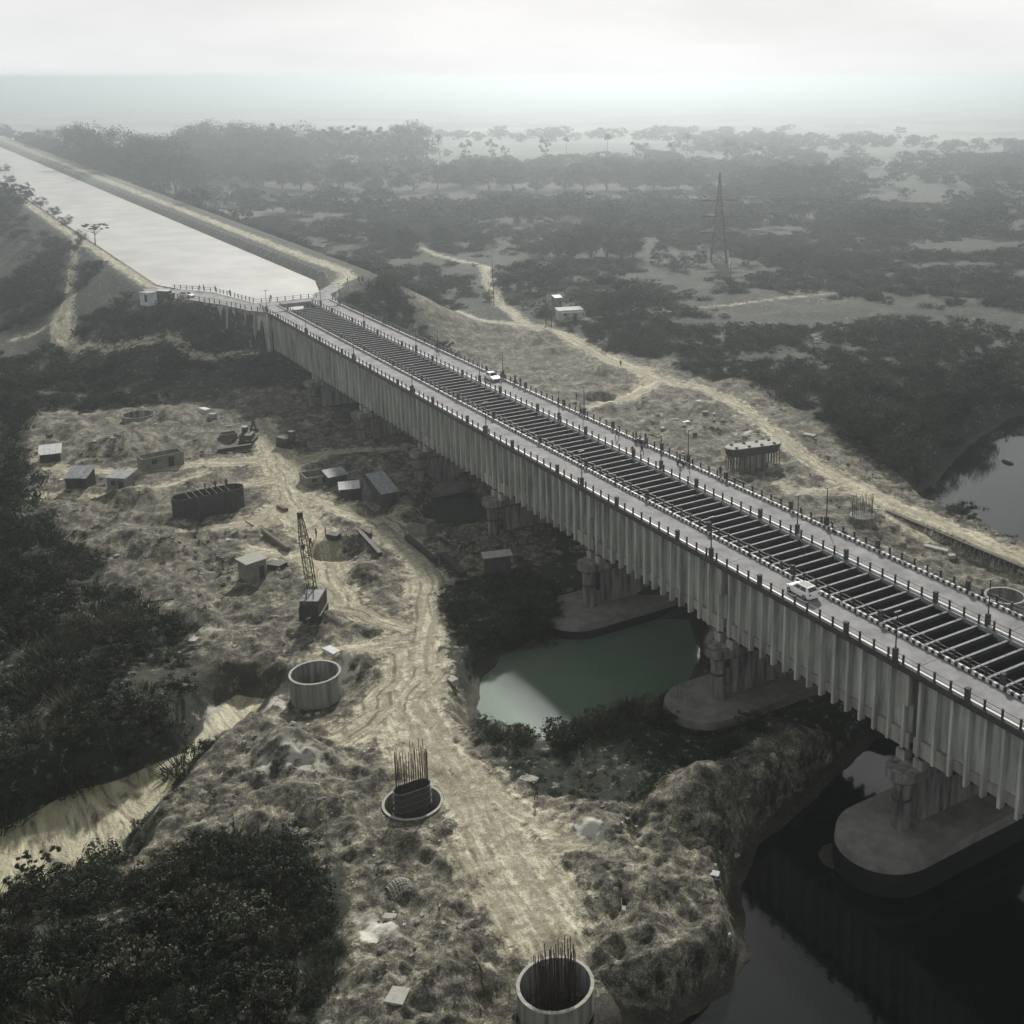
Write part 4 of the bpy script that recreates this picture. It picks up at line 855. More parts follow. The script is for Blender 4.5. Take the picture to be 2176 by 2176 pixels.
# ------------------------------------------------------------------ huts and sheds
def hut(name, label, cat, p0, p1, depth, h, roof='flat', wall=None, rmat=None, tilt=.35, dark_doorway=True, window=False, over=.25, z=GZ):
    A = at(*p0, z); B = at(*p1, z); zz = float(gz((A[0]+B[0])/2, (A[1]+B[1])/2)[0]); A = at(*p0, zz); B = at(*p1, zz)
    d = B-A; l = float(np.hypot(d[0], d[1])); e = empty(name, (A[0], A[1], zz), label, cat, rz=math.atan2(d[1], d[0]))
    wall = wall or M['hut']; rmat = rmat or M['sheet']; t = .18
    b = MB(); b.box((0, 0, -.6), (l, t, h), wall); b.box((0, depth-t, -.6), (l, depth, h+tilt), wall)
    b.add([(0,t,-.6),(0,depth-t,-.6),(0,depth-t,h+tilt*.9),(0,t,h),(t,t,-.6),(t,depth-t,-.6),(t,depth-t,h+tilt*.9),(t,t,h)], [(0,3,2,1),(4,5,6,7),(3,7,6,2)], wall)
    b.add([(l,t,-.6),(l,depth-t,-.6),(l,depth-t,h+tilt*.9),(l,t,h),(l-t,t,-.6),(l-t,depth-t,-.6),(l-t,depth-t,h+tilt*.9),(l-t,t,h)], [(0,1,2,3),(4,7,6,5),(3,2,6,7)], wall)
    b.build('wall', e)
    if roof == 'flat':
        b = MB(); o = over; b.add([(-o,-o,h+.02),(l+o,-o,h+.02),(l+o,depth+o,h+tilt+.04),(-o,depth+o,h+tilt+.04),(-o,-o,h+.16),(l+o,-o,h+.16),(l+o,depth+o,h+tilt+.18),(-o,depth+o,h+tilt+.18)], [(3,2,1,0),(4,5,6,7),(0,1,5,4),(1,2,6,5),(2,3,7,6),(3,0,4,7)], rmat); b.build('roof', e)
    elif roof == 'sheets':
        n = max(3, int((l+2*over)/.95)); wdt = (l+2*over)/n
        for i in range(n):
            x0 = -over+i*wdt; dz = random.uniform(0, .06); b = MB(); x1 = x0+wdt-.03
            b.add([(x0,-over,h+.03+dz),(x1,-over,h+.03+dz),(x1,depth+over,h+tilt+.05+dz),(x0,depth+over,h+tilt+.05+dz),(x0,-over,h+.08+dz),(x1,-over,h+.08+dz),(x1,depth+over,h+tilt+.10+dz),(x0,depth+over,h+tilt+.10+dz)], [(3,2,1,0),(4,5,6,7),(0,1,5,4),(1,2,6,5),(2,3,7,6),(3,0,4,7)], rmat); b.build('roof_sheet', e)
    if dark_doorway: b = MB(); b.box((l*.62, -.03, -.1), (l*.62+min(1.0, l*.25), t+.01, min(2.0, h*.8)), M['black']); b.build('dark_doorway', e)  # black panel paints the shade of an open doorway
    if window: b = MB(); b.box((l*.22, -.02, h*.45), (l*.22+.9, t+.01, h*.8), M['black']); b.build('window', e)
    return e, l
e, l = hut('whitewashed_hut', 'small whitewashed hut with flat roof and porch beside the dirt road junction', 'hut', (1187,682), (1239,679), 4.5, 3.0, wall=M['whitewash'], rmat=M['whitewash'], tilt=.1, window=True)
b = MB(); b.box((.6, -1.3, 2.45), (l+.4, -.05, 2.6), M['whitewash']); b.build('porch_roof', e)
for x in (l*.85, l+.1): b = MB(); b.box((x, -1.2, -.3), (x+.3, -.9, 2.45), M['whitewash']); b.build('porch_post', e)
hut('pump_house', 'small grey block hut standing behind the whitewashed hut', 'hut', (1180,652), (1194,651), 3, 2.8, wall=M['hut'], rmat=M['sheet'])
hut('site_office', 'grey block hut with a pale slab roof left of the crane', 'hut', (528,1240), (568,1226), 2.6, 2.9, wall=M['hut'], rmat=M['rim'], tilt=.1, window=False)
hut('plaster_hut', 'small plastered hut with a flat pale roof at the left of the site', 'hut', (229,1042), (268,1044), 3.0, 2.3, wall=M['hut'], rmat=M['sheet'], window=True)
hut('tin_shed', 'low shed roofed with crooked pale sheets, left of the plastered hut', 'shed', (140,1036), (184,1036), 3.6, 1.7, 'sheets', M['edge'], M['sheet'], 1.0)
hut('tarpaulin_shelter', 'ragged shelter under a pale tarpaulin at the far left of the site', 'shelter', (86,985), (130,980), 3.6, 1.6, 'sheets', M['edge'], M['tarp'], .8)
hut('open_shed', 'dark open shed with a bright sheet roof, left of the ribbed tent', 'shed', (724,1061), (764,1057), 2.4, 1.7, 'sheets', M['edge'], M['tarp'], .5)
hut('sheet_roof_shed', 'shed with stepped bright metal sheets right of the ribbed tent', 'shed', (813,1073), (846,1066), 6.5, 1.9, 'sheets', M['edge'], M['sheet'], 1.7)
hut('roofless_store', 'roofless grey block store with openings in its walls', 'hut', (305,1003), (392,985), 3.2, 2.4, 'none', M['hut'], None, 0, window=True)
hut('roofless_brick_room', 'roofless brick room in the triangle between the site tracks', 'hut', (652,1036), (706,1026), 4.2, 1.7, 'none', M['hut'], None, 0, dark_doorway=True, window=True)
hut('slab_roof_shelter', 'shelter with a dark wall and bright slab roof beside the pond bushes', 'shelter', (1032,1243), (1087,1236), 1.6, 4.1, 'flat', M['edge'], M['rim'], .1, dark_doorway=False)
q = at(316, 640, 0); e = empty('roadside_kiosk', (q[0], q[1], 0), 'small pale kiosk at the left end of the canal railing', 'kiosk', rz=.5)
b = MB(); b.box((-1.6,-1.3,-1),(1.6,1.3,2.3), M['whitewash']); b.build('wall', e); b = MB(); b.box((-1.8,-1.5,2.3),(1.8,1.5,2.42), M['sheet']); b.build('roof', e); b = MB(); b.box((.2,-1.33,0),(1.1,-1.29,1.9), M['black']); b.build('dark_doorway', e)
# ribbed tent
A = at(787, 1068, GZ); e = empty('ribbed_tent', (A[0], A[1], GZ+.1), 'long arched tent with grey ribbed front between the two sheds', 'tent', rz=math.atan2(FW[1], FW[0])+.42)
n = 9; ar = [(math.cos(a)*1.25, math.sin(a)*2.5) for a in np.linspace(0, math.pi, n)]
b = MB(); b.add([(0, y, z) for y, z in ar]+[(9, y*.9, z*.9) for y, z in ar], [(i, i+1, n+i+1, n+i) for i in range(n-1)], M['stone'], True); b.build('cover', e)
b = MB(); b.add([(-.01, y*.97, z*.97) for y, z in ar], [tuple(range(n))], M['hut']); b.build('front_panel', e)
for k in range(7):
    b = MB()
    for i in range(n-1): b.tube((k*1.4, ar[i][0]*1.02, ar[i][1]*1.02), (k*1.4, ar[i+1][0]*1.02, ar[i+1][1]*1.02), .06, .06, M['edge'], 4)
    b.build('rib_hoop', e)

# ------------------------------------------------------------------ causeway wall with stakes
e = empty('causeway_wall', (-40, 59.8, -17), 'long dark retaining wall with rows of stakes holding up the causeway by the river', 'retaining wall')
b = MB(); b.box((-24, -.25, -3.2), (70, .25, 0.95), M['edge']); b.build('wall', e)
b = MB(); b.box((-24, -.45, .95), (70, .4, 1.08), M['wood']); b.build('coping', e)
sm = MB(); sm.tube((0, 0, -3.2), (0, 0, .9), .13, .10, M['hut'], 6); sm = sm.mesh('stake')
for i in range(70): link('stake', sm, e, (-8+i*.95+random.uniform(-.15, .15), -.55+random.uniform(-.1, .1), random.uniform(-.1, .05)))
b = MB(); b.box((6, -.75, .2), (13.5, -.45, .55), M['rim']); b.build('waling_beam', e)
b = MB(); b.box((14, -1.2, -3), (14.7, -.5, .9), M['rim']); b.build('concrete_pier', e)

# ------------------------------------------------------------------ lying pipes, beams, slabs, stones
def lying(name, label, cat, p0, p1, r, m, z=GZ, square=False, lift=0, group=None):
    A = at(*p0, z); B = at(*p1, z); za, zb = gz([A[0], B[0]], [A[1], B[1]]); A = at(*p0, za+r+lift); B = at(*p1, zb+r); b = MB()
    c = (A+B)/2; A = A-c; B = B-c
    if square: b.beam(A, B, r*2, r*2, m)
    else: b.tube(A, B, r, r, m, 12)
    o = b.build(name, None, loc=tuple(c)); return props(o, label, cat, group)
lying('steel_pipe', 'thick rusty pipe lying on the pale track behind the grey block hut', 'pipe', (560,1130), (612,1168), .42, M['wood'], lift=.3)
lying('steel_rod', 'thin rod running on from the left end of the rusty pipe', 'rod', (522,1108), (562,1132), .10, M['steel'], lift=.4)
G2 = 'steel girders laid along the site track'
lying('steel_girder', 'left one of the dark girders lying along the main track', 'girder', (762,1128), (808,1178), .32, M['steel'], square=True, group=G2)
lying('steel_girder', 'short girder lying at the head of the left dark girder', 'girder', (770,1126), (788,1136), .3, M['wood'], square=True, group=G2)
lying('steel_girder', 'dark girder lying at the right edge of the main track bend', 'girder', (864,1140), (926,1192), .38, M['steel'], square=True, group=G2)
lying('steel_girder', 'second dark girder parallel to the right edge one, nearer the pond', 'girder', (940,1180), (985,1222), .5, M['steel'], square=True, group=G2)
lying('timber_stack', 'long low stack of dark timber above the site crossroads', 'timber', (462,958), (535,947), .4, M['steel'], square=True)
lying('bent_pole', 'thin pole leaning on the ground in the middle of the left site', 'pole', (405,1130), (480,1195), .09, M['steel'])
lying('bent_pole', 'thin pole lying left of the dirt heaps near the stream', 'pole', (275,1284), (370,1272), .08, M['steel'])
def slab(px, py, sx, sy, sz, rz, m, name, label, cat, group=None):
    q = at(px, py, GZ); z = float(gz(q[0], q[1])[0]); q = at(px, py, z); z = float(gz(q[0], q[1])[0])
    b = MB(); v = [(random.uniform(.9, 1.05)*a*sx/2, random.uniform(.9, 1.05)*c*sy/2) for a, c in ((-1,-1),(1,-1),(1,1),(-1,1))]; b.prism(v, -.1, sz, m)
    o = b.build(name, None, loc=(q[0], q[1], z), rz=rz); o.rotation_euler[0] = random.uniform(-.08, .08); return props(o, label, cat, group)
slab(1124,1657,2.0,1.1,.25,.5,M['rim'],'concrete_slab','bright slab lying on the green slope right of the main track','slab')
slab(435,877,2.6,1.6,.9,.3,M['tarp'],'white_sheet','bright sheet lying at the top of the site near the dark well','sheet')
slab(452,886,1.6,1.2,.8,.9,M['rim'],'white_block','pale block just right of the bright sheet','block')
slab(416,1352,1.0,2.6,.15,.9,M['rim'],'flat_stone','long pale slab leaning on the small sand heap above the stream','slab')
slab(705,1385,1.2,2.2,.3,1.9,M['tarp'],'white_sack','white bundle beside the tall empty well','bundle')
slab(963,1452,1.1,1.0,.7,.2,M['rim'],'white_boulder','pale boulder on the bank between the track and the pond','boulder')
slab(845,2118,1.6,1.8,.4,.8,M['rim'],'broken_slab','pale broken slab in the dark soil left of the bottom well','slab')
slab(800,1111,2.4,1.0,.3,.2,M['rim'],'pale_plank','pale plank near the head of the girders','plank')
slab(1988,1170,4.2,.9,.3,.35,M['rim'],'pale_board','long pale board on the grass between far road and causeway','board')
slab(1880,1160,2.4,.6,.3,.2,M['rim'],'small_pale_board','short pale board near the outer rail on the right','board')
slab(2022,1185,1.2,.8,.5,1.2,M['rim'],'pale_lump','small pale lump at the right end of the long board','lump')
hut('roofless_block_pen', 'small roofless block pen beside the shaded little pond', 'hut', (868,1132), (905,1140), 2.6, 1.9, 'none', M['hut'], None, 0, dark_doorway=False)
hut('brick_enclosure', 'low unfinished brick enclosure left of the digger with the timber stack', 'wall', (470,935), (505,930), 2.2, 1.0, 'none', M['brickwall'], None, 0, dark_doorway=False)
hut('lean_to_shed', 'low lean-to with a grey sheet roof attached right of the roofless brick room', 'shed', (700,1030), (738,1022), 2.6, 1.3, 'sheets', M['edge'], M['sheet'], .6)
slab(985,1240,5.0,3.0,.25,.8,M['hut'],'concrete_pad','broad pale concrete pad between the track and the pond thicket','concrete pad')
slab(655,905,3.2,1.2,.7,.3,M['sheet'],'sheet_stack','stack of pale sheets right of the low dark excavator','stack')
slab(690,915,2.4,1.6,.5,1.1,M['wood'],'timber_heap','dark timber heap under the bridge side right of the pale sheet stack','timber')
slab(600,1082,2.6,.8,.5,.2,M['wood'],'timber_heap','short timber heap at the lower edge of the big oval formwork','timber')
slab(590,1205,2.2,2.0,.9,.6,M['steel'],'scrap_heap','dark scrap heap between the grey block hut and the crane','scrap')
slab(712,1172,2.0,1.4,.8,.6,M['steel'],'scrap_heap','dark scrap heap beside the worker in the pale shirt','scrap')
slab(1010,1262,2.4,1.6,.4,.3,M['rim'],'rubble_heap','pale broken rubble left of the slab roofed shelter','rubble')
slab(1585,790,2.6,1.0,.3,.4,M['rim'],'pale_sheeting','pale sheeting on the ground beyond the wide dirt track junction','sheeting')
slab(1720,930,2.6,1.2,.4,.4,M['rim'],'broken_slab','pale rubble strip between the dirt road and the riverside grove','rubble')
slab(1450,905,1.8,1.0,.4,.9,M['stone'],'grey_boulder','grey boulder left of the propped pier cap','boulder')
# stones and rubble scattered in the site
def stone_mesh(seed):
    rs = np.random.default_rng(seed); b = MB(); v = []; 
    for (a, c, d) in ((-1,-1,0),(1,-1,0),(1,1,0),(-1,1,0),(-.7,-.7,1),(.7,-.7,1),(.6,.7,1),(-.7,.6,1)): v.append((a*rs.uniform(.4,.6), c*rs.uniform(.3,.5), d*rs.uniform(.3,.6)-.05))
    b.add(v, [(3,2,1,0),(4,5,6,7),(0,1,5,4),(1,2,6,5),(2,3,7,6),(3,0,4,7)], M['stone'] if seed % 3 else M['rim']); return b.mesh('stone')
# dome of rebar mesh
q = at(850, 1900, -17); z = float(gz(q[0], q[1])[0]); e = empty('rebar_mesh_dome', (q[0], q[1], z), 'curved mat of woven bars lying at the edge of the dark scrub', 'rebar mat')
for i in range(8):
    b = MB(); u = -1.0+i*.28
    for j in range(7): b.beam((u, -1+j*.29, .85-.5*(u*u+(-1+j*.29)**2)), (u, -1+(j+1)*.29, .85-.5*(u*u+(-1+(j+1)*.29)**2)), .06, .06, M['rim'])
    b.build('bar', e)
    b = MB()
    for j in range(7): b.beam((-1+j*.29, u, .87-.5*(u*u+(-1+j*.29)**2)), (-1+(j+1)*.29, u, .87-.5*(u*u+(-1+(j+1)*.29)**2)), .06, .06, M['rim'])
    b.build('bar', e)

# ------------------------------------------------------------------ pylon and poles
q = at(1527, 556, GZ-.5); e = empty('power_pylon', (q[0], q[1], GZ-.5), 'tall lattice power pylon with three pairs of arms rising out of the hazy scrub', 'pylon', rz=YAW-math.pi/2)
b = MB(); HT = 35.5
def pw(z): return 3.2*(1-z/24)+.9*(z/24) if z < 24 else max(.05, .9*(1-(z-24)/(HT-24)))
zs = [0,4,7.5,11,14,17,20,23,26,29,32,HT]
for z0, z1 in zip(zs[:-1], zs[1:]):
    c0 = [(-1,-1),(1,-1),(1,1),(-1,1)]
    for i in range(4):
        p = lambda z, k: (c0[k % 4][0]*pw(z), c0[k % 4][1]*pw(z), z)
        b.tube(p(z0, i), p(z1, i), .42, .42, M['steel'], 4); b.tube(p(z0, i), p(z1, i+1), .2, .2, M['steel'], 4); b.tube(p(z0, i+1), p(z1, i), .2, .2, M['steel'], 4); b.tube(p(z1, i), p(z1, i+1), .2, .2, M['steel'], 4)
b.build('lattice_mast', e)
for z in (12.2, 18.6, 25.0):
    for s in (-1, 1):
        b = MB(); w0 = pw(z)
        for yy in (-.5, .5): b.tube((s*w0, yy, z), (s*7.2, 0, z-.4), .5, .42, M['steel'], 4); b.tube((s*w0, yy, z+1.3), (s*7.2, 0, z-.3), .32, .28, M['steel'], 4)
        for t_ in (.3, .6): b.tube((s*(w0+(7.2-w0)*t_), 0, z-.2), (s*(w0+(7.2-w0)*t_), 0, z+1.3*(1-t_)), .07, .07, M['steel'], 4)
        b.tube((s*7.0, 0, z-.4), (s*7.0, 0, z-1.6), .09, .09, M['edge'], 4); b.build('cross_arm', e)
for k, (px, py, h, lb) in enumerate(((1160,693,9,'tall thin utility pole left of the whitewashed hut'), (1050,652,8.5,'leftmost thin utility pole beside the winding hazy road'), (1047,600,8,'thin utility pole further up the winding hazy road'), (1172,694,5,'short post just right of the tall pole near the whitewashed hut'), (1552,628,11,'thin double pole standing in the scrub below the pylon'))):
    q = at(px, py, GZ); z = float(gz(q[0], q[1])[0]); e = empty('utility_pole', (q[0], q[1], z), lb, 'utility pole', 'utility poles in the plain')
    b = MB(); b.tube((0,0,-.3),(0,0,h), .14, .10, M['steel'], 6); b.build('pole', e); b = MB(); b.beam((-.7,.3,h-.6),(.7,-.3,h-.6), .1, .1, M['steel']); b.build('cross_arm', e)
q = at(2140, 983, -20.4); b = MB(); b.prism([(-1.6,-.3),(0,-.7),(1.5,-.4),(1.9,.2),(.3,.6),(-1.4,.5)], -.2, .45, M['leaf_dark'], [(-.9,-.1),(0,-.3),(.9,-.2),(1.1,.1),(.2,.3),(-.8,.2)])
props(b.build('weed_clump', None, loc=(q[0], q[1], -20.4)), 'small dark clump of weed floating on the grey river', 'weed clump')

# ------------------------------------------------------------------ vegetation
def leaf_cloud(seed, blobs, per, leaf, rx=.5, rz=.5, zc=.5, m=None, flat=0):
    rs = np.random.default_rng(seed); b = MB(); V_ = []; F_ = []
    for _ in range(blobs):
        th = rs.uniform(0, 2*math.pi); rr_ = math.sqrt(rs.uniform(0, 1)); ph = rs.uniform(-1, 1)
        c = np.array([math.cos(th)*rr_*rx*math.sqrt(1-.6*ph*ph), math.sin(th)*rr_*rx*math.sqrt(1-.6*ph*ph), zc+ph*rz*(1-.35*rr_)])
        br = rs.uniform(.22, .42)*min(rx, rz*1.2)
        for __ in range(per):
            n = rs.normal(size=3); n /= np.linalg.norm(n); n[2] = n[2]*.8+.15; p = c+n*br*rs.uniform(.35, 1.25)*np.array([1, 1, 1-flat])
            t = np.cross(n, rs.normal(size=3)); t /= np.linalg.norm(t)+1e-9; u = np.cross(n, t); s = leaf*rs.uniform(.6, 1.3); n2 = n*s*.25
            k = len(V_); V_ += [tuple(p-t*s), tuple(p+u*s*.55+n2), tuple(p+t*s), tuple(p-u*s*.55+n2)]; F_.append((k, k+1, k+2, k+3))
    b.add(V_, F_, m); return b
def trunk_mesh(seed, h, r, limbs, rx, slim=False):
    rs = np.random.default_rng(seed); b = MB(); p = Vector((0, 0, -.02)); k = 4
    for i in range(k):
        q = Vector((rs.normal()*.015, rs.normal()*.015, h*(i+1)/k)); b.tube(p, q, r*(1-.17*i), r*(1-.17*(i+1)), M['bark'], 7, False); p = q
    for i in range(limbs):
        a = 2*math.pi*i/limbs+rs.uniform(-.3, .3); z = h*rs.uniform(.55, 1); q = Vector((math.cos(a)*rx*rs.uniform(.45, .8), math.sin(a)*rx*rs.uniform(.45, .8), z+rs.uniform(.12, .32)))
        b.tube((0, 0, z), q, r*.45, r*.15, M['bark'], 5, False)
    return b.mesh('trunk')
PROTO = {'broad': [], 'tall': [], 'acacia': [], 'palm': []}
for s in range(5): PROTO['broad'].append((leaf_cloud(s, 28, 95, .022, .44, .42, .50, M['leaf_dark'] if s % 2 else M['leaf']).mesh('crown'), trunk_mesh(s, .36, .028, 5, .34)))
for s in range(3): PROTO['tall'].append((leaf_cloud(20+s, 14, 44, .026, .17, .36, .60, M['leaf']).mesh('crown'), trunk_mesh(20+s, .62, .012, 4, .12)))
PROTO['acacia'].append((leaf_cloud(30, 24, 80, .024, .62, .16, .80, M['leaf_dark'], .6).mesh('crown'), trunk_mesh(31, .62, .03, 6, .5)))
PROTO['palm'].append((leaf_cloud(33, 4, 34, .05, .09, .07, .90, M['leaf']).mesh('crown'), trunk_mesh(33, .9, .014, 0, .1)))
def tree(kind, x, y, h, label, group, z=None, sx=1.0, name=None):
    z = float(gz(x, y)[0]) if z is None else z; cm, tm = random.choice(PROTO[kind])
    e = empty(name or {'broad': 'broadleaf_tree', 'tall': 'tall_tree', 'acacia': 'flat_topped_tree', 'palm': 'palm_tree'}[kind], (x, y, z-.1), label, 'tree', group, rz=random.uniform(0, 6.28))
    e.scale = (h*sx, h*sx, h); link('crown', cm, e); link('trunk', tm, e); return e
def ptree(kind, px, py, hp, label, group=None, z=GZ, sx=1.0):
    """tree standing where the photograph shows its foot, hp pixels tall"""
    q = at(px, py, z); D = float(np.linalg.norm(q-CAM)); return tree(kind, q[0], q[1], hp*D/FPX*1.03, label, group, sx=sx)
GM = 'dark trees and thickets in the hazy middle distance'
mid = [(1185,548,62),(1215,552,75),(1255,548,80),(1290,545,78),(1320,548,85),(1345,545,60),(1160,540,45),
 (1100,618,62),(1125,622,72),(1155,620,60),(1078,612,40),(1180,606,50),(1215,600,45),
 (1275,668,70),(1305,672,88),(1340,668,80),(1365,664,60),(1245,640,40),
 (865,524,42),(880,520,36),(935,522,40),(965,524,46),(1000,522,44),(1025,525,40),(950,515,30),
 (720,508,46),(750,510,50),(790,512,48),(815,514,40),(700,500,40),(835,520,30),
 (1060,600,36),(1040,640,26),(1000,505,26),(1100,525,30),(640,455,36),(610,450,40),(580,448,34),(1400,560,40),(1440,575,44),(1485,565,36),(1590,560,44),(1640,555,40),(1700,560,44),(1390,640,44),(1430,665,50)]
lab = ['dark rounded tree of the thick clump', 'dark tree']
for i, (a, c, h) in enumerate(mid):
    if a < 900 and c < 530: lb = 'hazy dark tree in the line between the canal road and the winding track'
    elif 1050 < a < 1230 and c > 590: lb = 'dark round tree beside the winding road, left of the whitewashed hut'
    elif 1240 < a < 1370 and c > 630: lb = 'dark broad tree standing behind and right of the whitewashed hut'
    elif 1150 < a < 1360: lb = 'tall hazy tree of the thick clump left of the power pylon'
    elif a > 1380: lb = 'hazy tree rising from the scrub around the power pylon'
    else: lb = 'low hazy tree near the winding track in the middle distance'
    ptree('broad', a, c, h, lb, GM, sx=1.3)
GF = 'pale row of tall trees fading into the haze'
x_ = 395
while x_ < 900: ptree('tall' if random.random() < .55 else 'broad', x_, 352+random.uniform(-8, 8), random.uniform(66, 92), 'tall pale tree in the hazy row along the horizon', GF, sx=1.25); x_ += random.uniform(9, 17)
for a in (905, 935, 990, 1045, 1075, 1160, 1205, 1290, 1345, 1358, 1425, 1460, 1545, 1560, 1575, 1590, 1618, 1640): ptree('palm' if a in (1205, 1345, 1460, 1425, 1290, 935) else 'tall', a, 352+random.uniform(-5, 5), random.uniform(40, 66), 'isolated slender tree faintly standing on the hazy horizon', GF, sx=1.1)
for a in (1742, 1755, 1765, 1772): ptree('tall', a, 408, random.uniform(56, 72), 'slender tree of the tight dark cluster on the right horizon', GF, sx=.8)
for a, c, h in ((205,400,95),(235,402,105),(262,405,110),(290,402,112),(320,405,118),(350,408,120),(375,410,112),(395,412,80),(180,390,80),(150,372,66),(120,352,56),(420,415,60),(95,340,50),(250,418,80),(300,425,82),(340,430,80),(222,425,60)):
    ptree('broad', a, c, h, 'large hazy tree in the wood behind the far canal bank', 'big hazy trees behind the far canal bank', sx=1.0)
for a, c, h in ((450,372,70),(485,380,60),(520,385,66),(560,395,50),(600,400,56),(640,402,60),(690,405,44),(730,400,62),(780,408,50),(830,410,56),(880,405,48),(930,400,52),(985,398,62),(1040,402,72),(1090,405,66),(1140,405,48),(1200,402,60),(1240,405,66),(1290,402,70),(1340,405,66),(1390,400,60),(1440,405,70),(1480,402,56),(1620,412,66),(1660,415,70),(1700,415,72),(1735,416,70),(1770,418,50),(1820,425,40)):
    ptree('broad', a, c, h, 'hazy tree in the long wood below the horizon', 'hazy trees of the wood below the horizon', sx=1.35)
# riverside grove on the right
gx, gy = [], []
while len(gx) < 58:
    px = random.uniform(1770, 2230); py = random.uniform(850, 1085); q = at(px, py, -17.5)
    if py < 830+(1900-px)*.05 or py > 985+(px-1770)*.55: continue
    gx.append(q[0]); gy.append(q[1])
    if sdf(np.array([q[0]]), np.array([q[1]]), P_RIVER2)[0] < 2.8 or sdf(np.array([q[0]]), np.array([q[1]]), P_BARE2)[0] < 1: gx.pop(); gy.pop()
for qx, qy in zip(gx, gy): tree('broad', qx, qy, random.uniform(6, 10.5), 'dark dense tree of the grove hanging over the grey river', 'dark trees of the riverside grove', z=max(-19.5, float(gz(qx, qy)[0])), sx=1.2)
ptree('acacia', 205, 540, 44, 'flat topped tree leaning over the left canal bank', z=-3)
for a, c, h in ((175,548,30),(160,560,26)): ptree('broad', a, c, h, 'dark bushy tree on the left canal bank beside the flat topped one', 'bank trees', z=-5)
for i, (a, c) in enumerate(((20,372),(55,400),(85,425),(115,448),(140,470),(5,350))): ptree('broad', a, c+6, 22, 'bushy tree in the row on the shoulder of the left canal bank', 'trees along the left canal bank', z=0, sx=1.3)
for a, c, h in ((20,1130,150),(-20,1050,130),(60,1190,110),(95,1300,90),(10,1320,110),(30,930,80),(45,890,60)): ptree('broad', a, c, h, 'black leafy tree at the left edge above the dirt site', 'dark trees at the left edge', sx=1.1)
for a, c, h in ((30,1925,40),(62,1900,62),(90,1905,70),(50,1930,46),(165,1885,34),(205,1872,26)): ptree('acacia' if c < 1910 and a < 100 else 'broad', a, c, h, 'small flat crowned sapling against the pale mud of the stream', 'saplings at the edge of the stream mud', z=-18, sx=.9)

# scrub, thickets and woodland: countless plants, one object each kind of ground
bush_col = bpy.data.collections.new('bush_kinds'); wood_col = bpy.data.collections.new('wood_kinds')
for s in range(2):
    rs = np.random.default_rng(90+s); gb = MB(); V_ = []; F_ = []
    for _ in range(170):
        r_ = math.sqrt(rs.uniform())*.5; a = rs.uniform(0, 6.28); cx0, cy0 = math.cos(a)*r_, math.sin(a)*r_; hh = rs.uniform(.25, .75)*(1.1-r_); le = rs.uniform(-.25, .25, 2); t = rs.uniform(0, 3.14); wv_ = .018
        k = len(V_); V_ += [(cx0-wv_*math.cos(t), cy0-wv_*math.sin(t), 0), (cx0+wv_*math.cos(t), cy0+wv_*math.sin(t), 0), (cx0+le[0]+.3*math.cos(a)*hh, cy0+le[1]+.3*math.sin(a)*hh, hh)]; F_.append((k, k+1, k+2))
    gb.add(V_, F_, [M['leaf_dry'], M['leaf']][s]); bush_col.objects.link(bpy.data.objects.new('bush_kind', gb.mesh('grass_tuft')))
for s in range(4):
    me = leaf_cloud(60+s, 26, 30, .036, .5, .28, .34, [M['leaf_dark'], M['leaf'], M['leaf_dark'], M['leaf_dry']][s]).mesh('bush'); bush_col.objects.link(bpy.data.objects.new('bush_kind', me))
for s in range(3):
    cm, tm = PROTO['broad'][s]; wood_col.objects.link(bpy.data.objects.new('wood_kind', leaf_cloud(80+s, 16, 34, .05, .48, .40, .46, M['leaf_dark'] if s else M['leaf']).mesh('wood')))
def scatter(name, label, P_, S_, col, cat=None):
    me = bpy.data.meshes.new(name); me.vertices.add(len(P_)); me.vertices.foreach_set('co', np.asarray(P_, np.float32).ravel())
    a = me.attributes.new('sc', 'FLOAT_VECTOR', 'POINT'); a.data.foreach_set('vector', np.asarray(S_, np.float32).ravel())
    a = me.attributes.new('rt', 'FLOAT', 'POINT'); a.data.foreach_set('value', rng.uniform(0, 6.28, len(P_)).astype(np.float32))
    o = link(name, me, label=label, kind='stuff')
    ng = bpy.data.node_groups.new(name, 'GeometryNodeTree'); ng.interface.new_socket('Geometry', in_out='INPUT', socket_type='NodeSocketGeometry'); ng.interface.new_socket('Geometry', in_out='OUTPUT', socket_type='NodeSocketGeometry')
    gi = ng.nodes.new('NodeGroupInput'); go = ng.nodes.new('NodeGroupOutput'); iop = ng.nodes.new('GeometryNodeInstanceOnPoints'); ci = ng.nodes.new('GeometryNodeCollectionInfo')
    ci.inputs['Collection'].default_value = col; ci.inputs['Separate Children'].default_value = True; ci.inputs['Reset Children'].default_value = True; iop.inputs['Pick Instance'].default_value = True
    sa = ng.nodes.new('GeometryNodeInputNamedAttribute'); sa.data_type = 'FLOAT_VECTOR'; sa.inputs['Name'].default_value = 'sc'
    ra = ng.nodes.new('GeometryNodeInputNamedAttribute'); ra.data_type = 'FLOAT'; ra.inputs['Name'].default_value = 'rt'; cx_ = ng.nodes.new('ShaderNodeCombineXYZ')
    k = ng.links.new; k(gi.outputs[0], iop.inputs['Points']); k(ci.outputs[0], iop.inputs['Instance']); k(sa.outputs['Attribute'], iop.inputs['Scale']); k(ra.outputs['Attribute'], cx_.inputs[2]); k(cx_.outputs[0], iop.inputs['Rotation']); k(iop.outputs[0], go.inputs[0])
    md = o.modifiers.new('scatter', 'NODES'); md.node_group = ng; return o
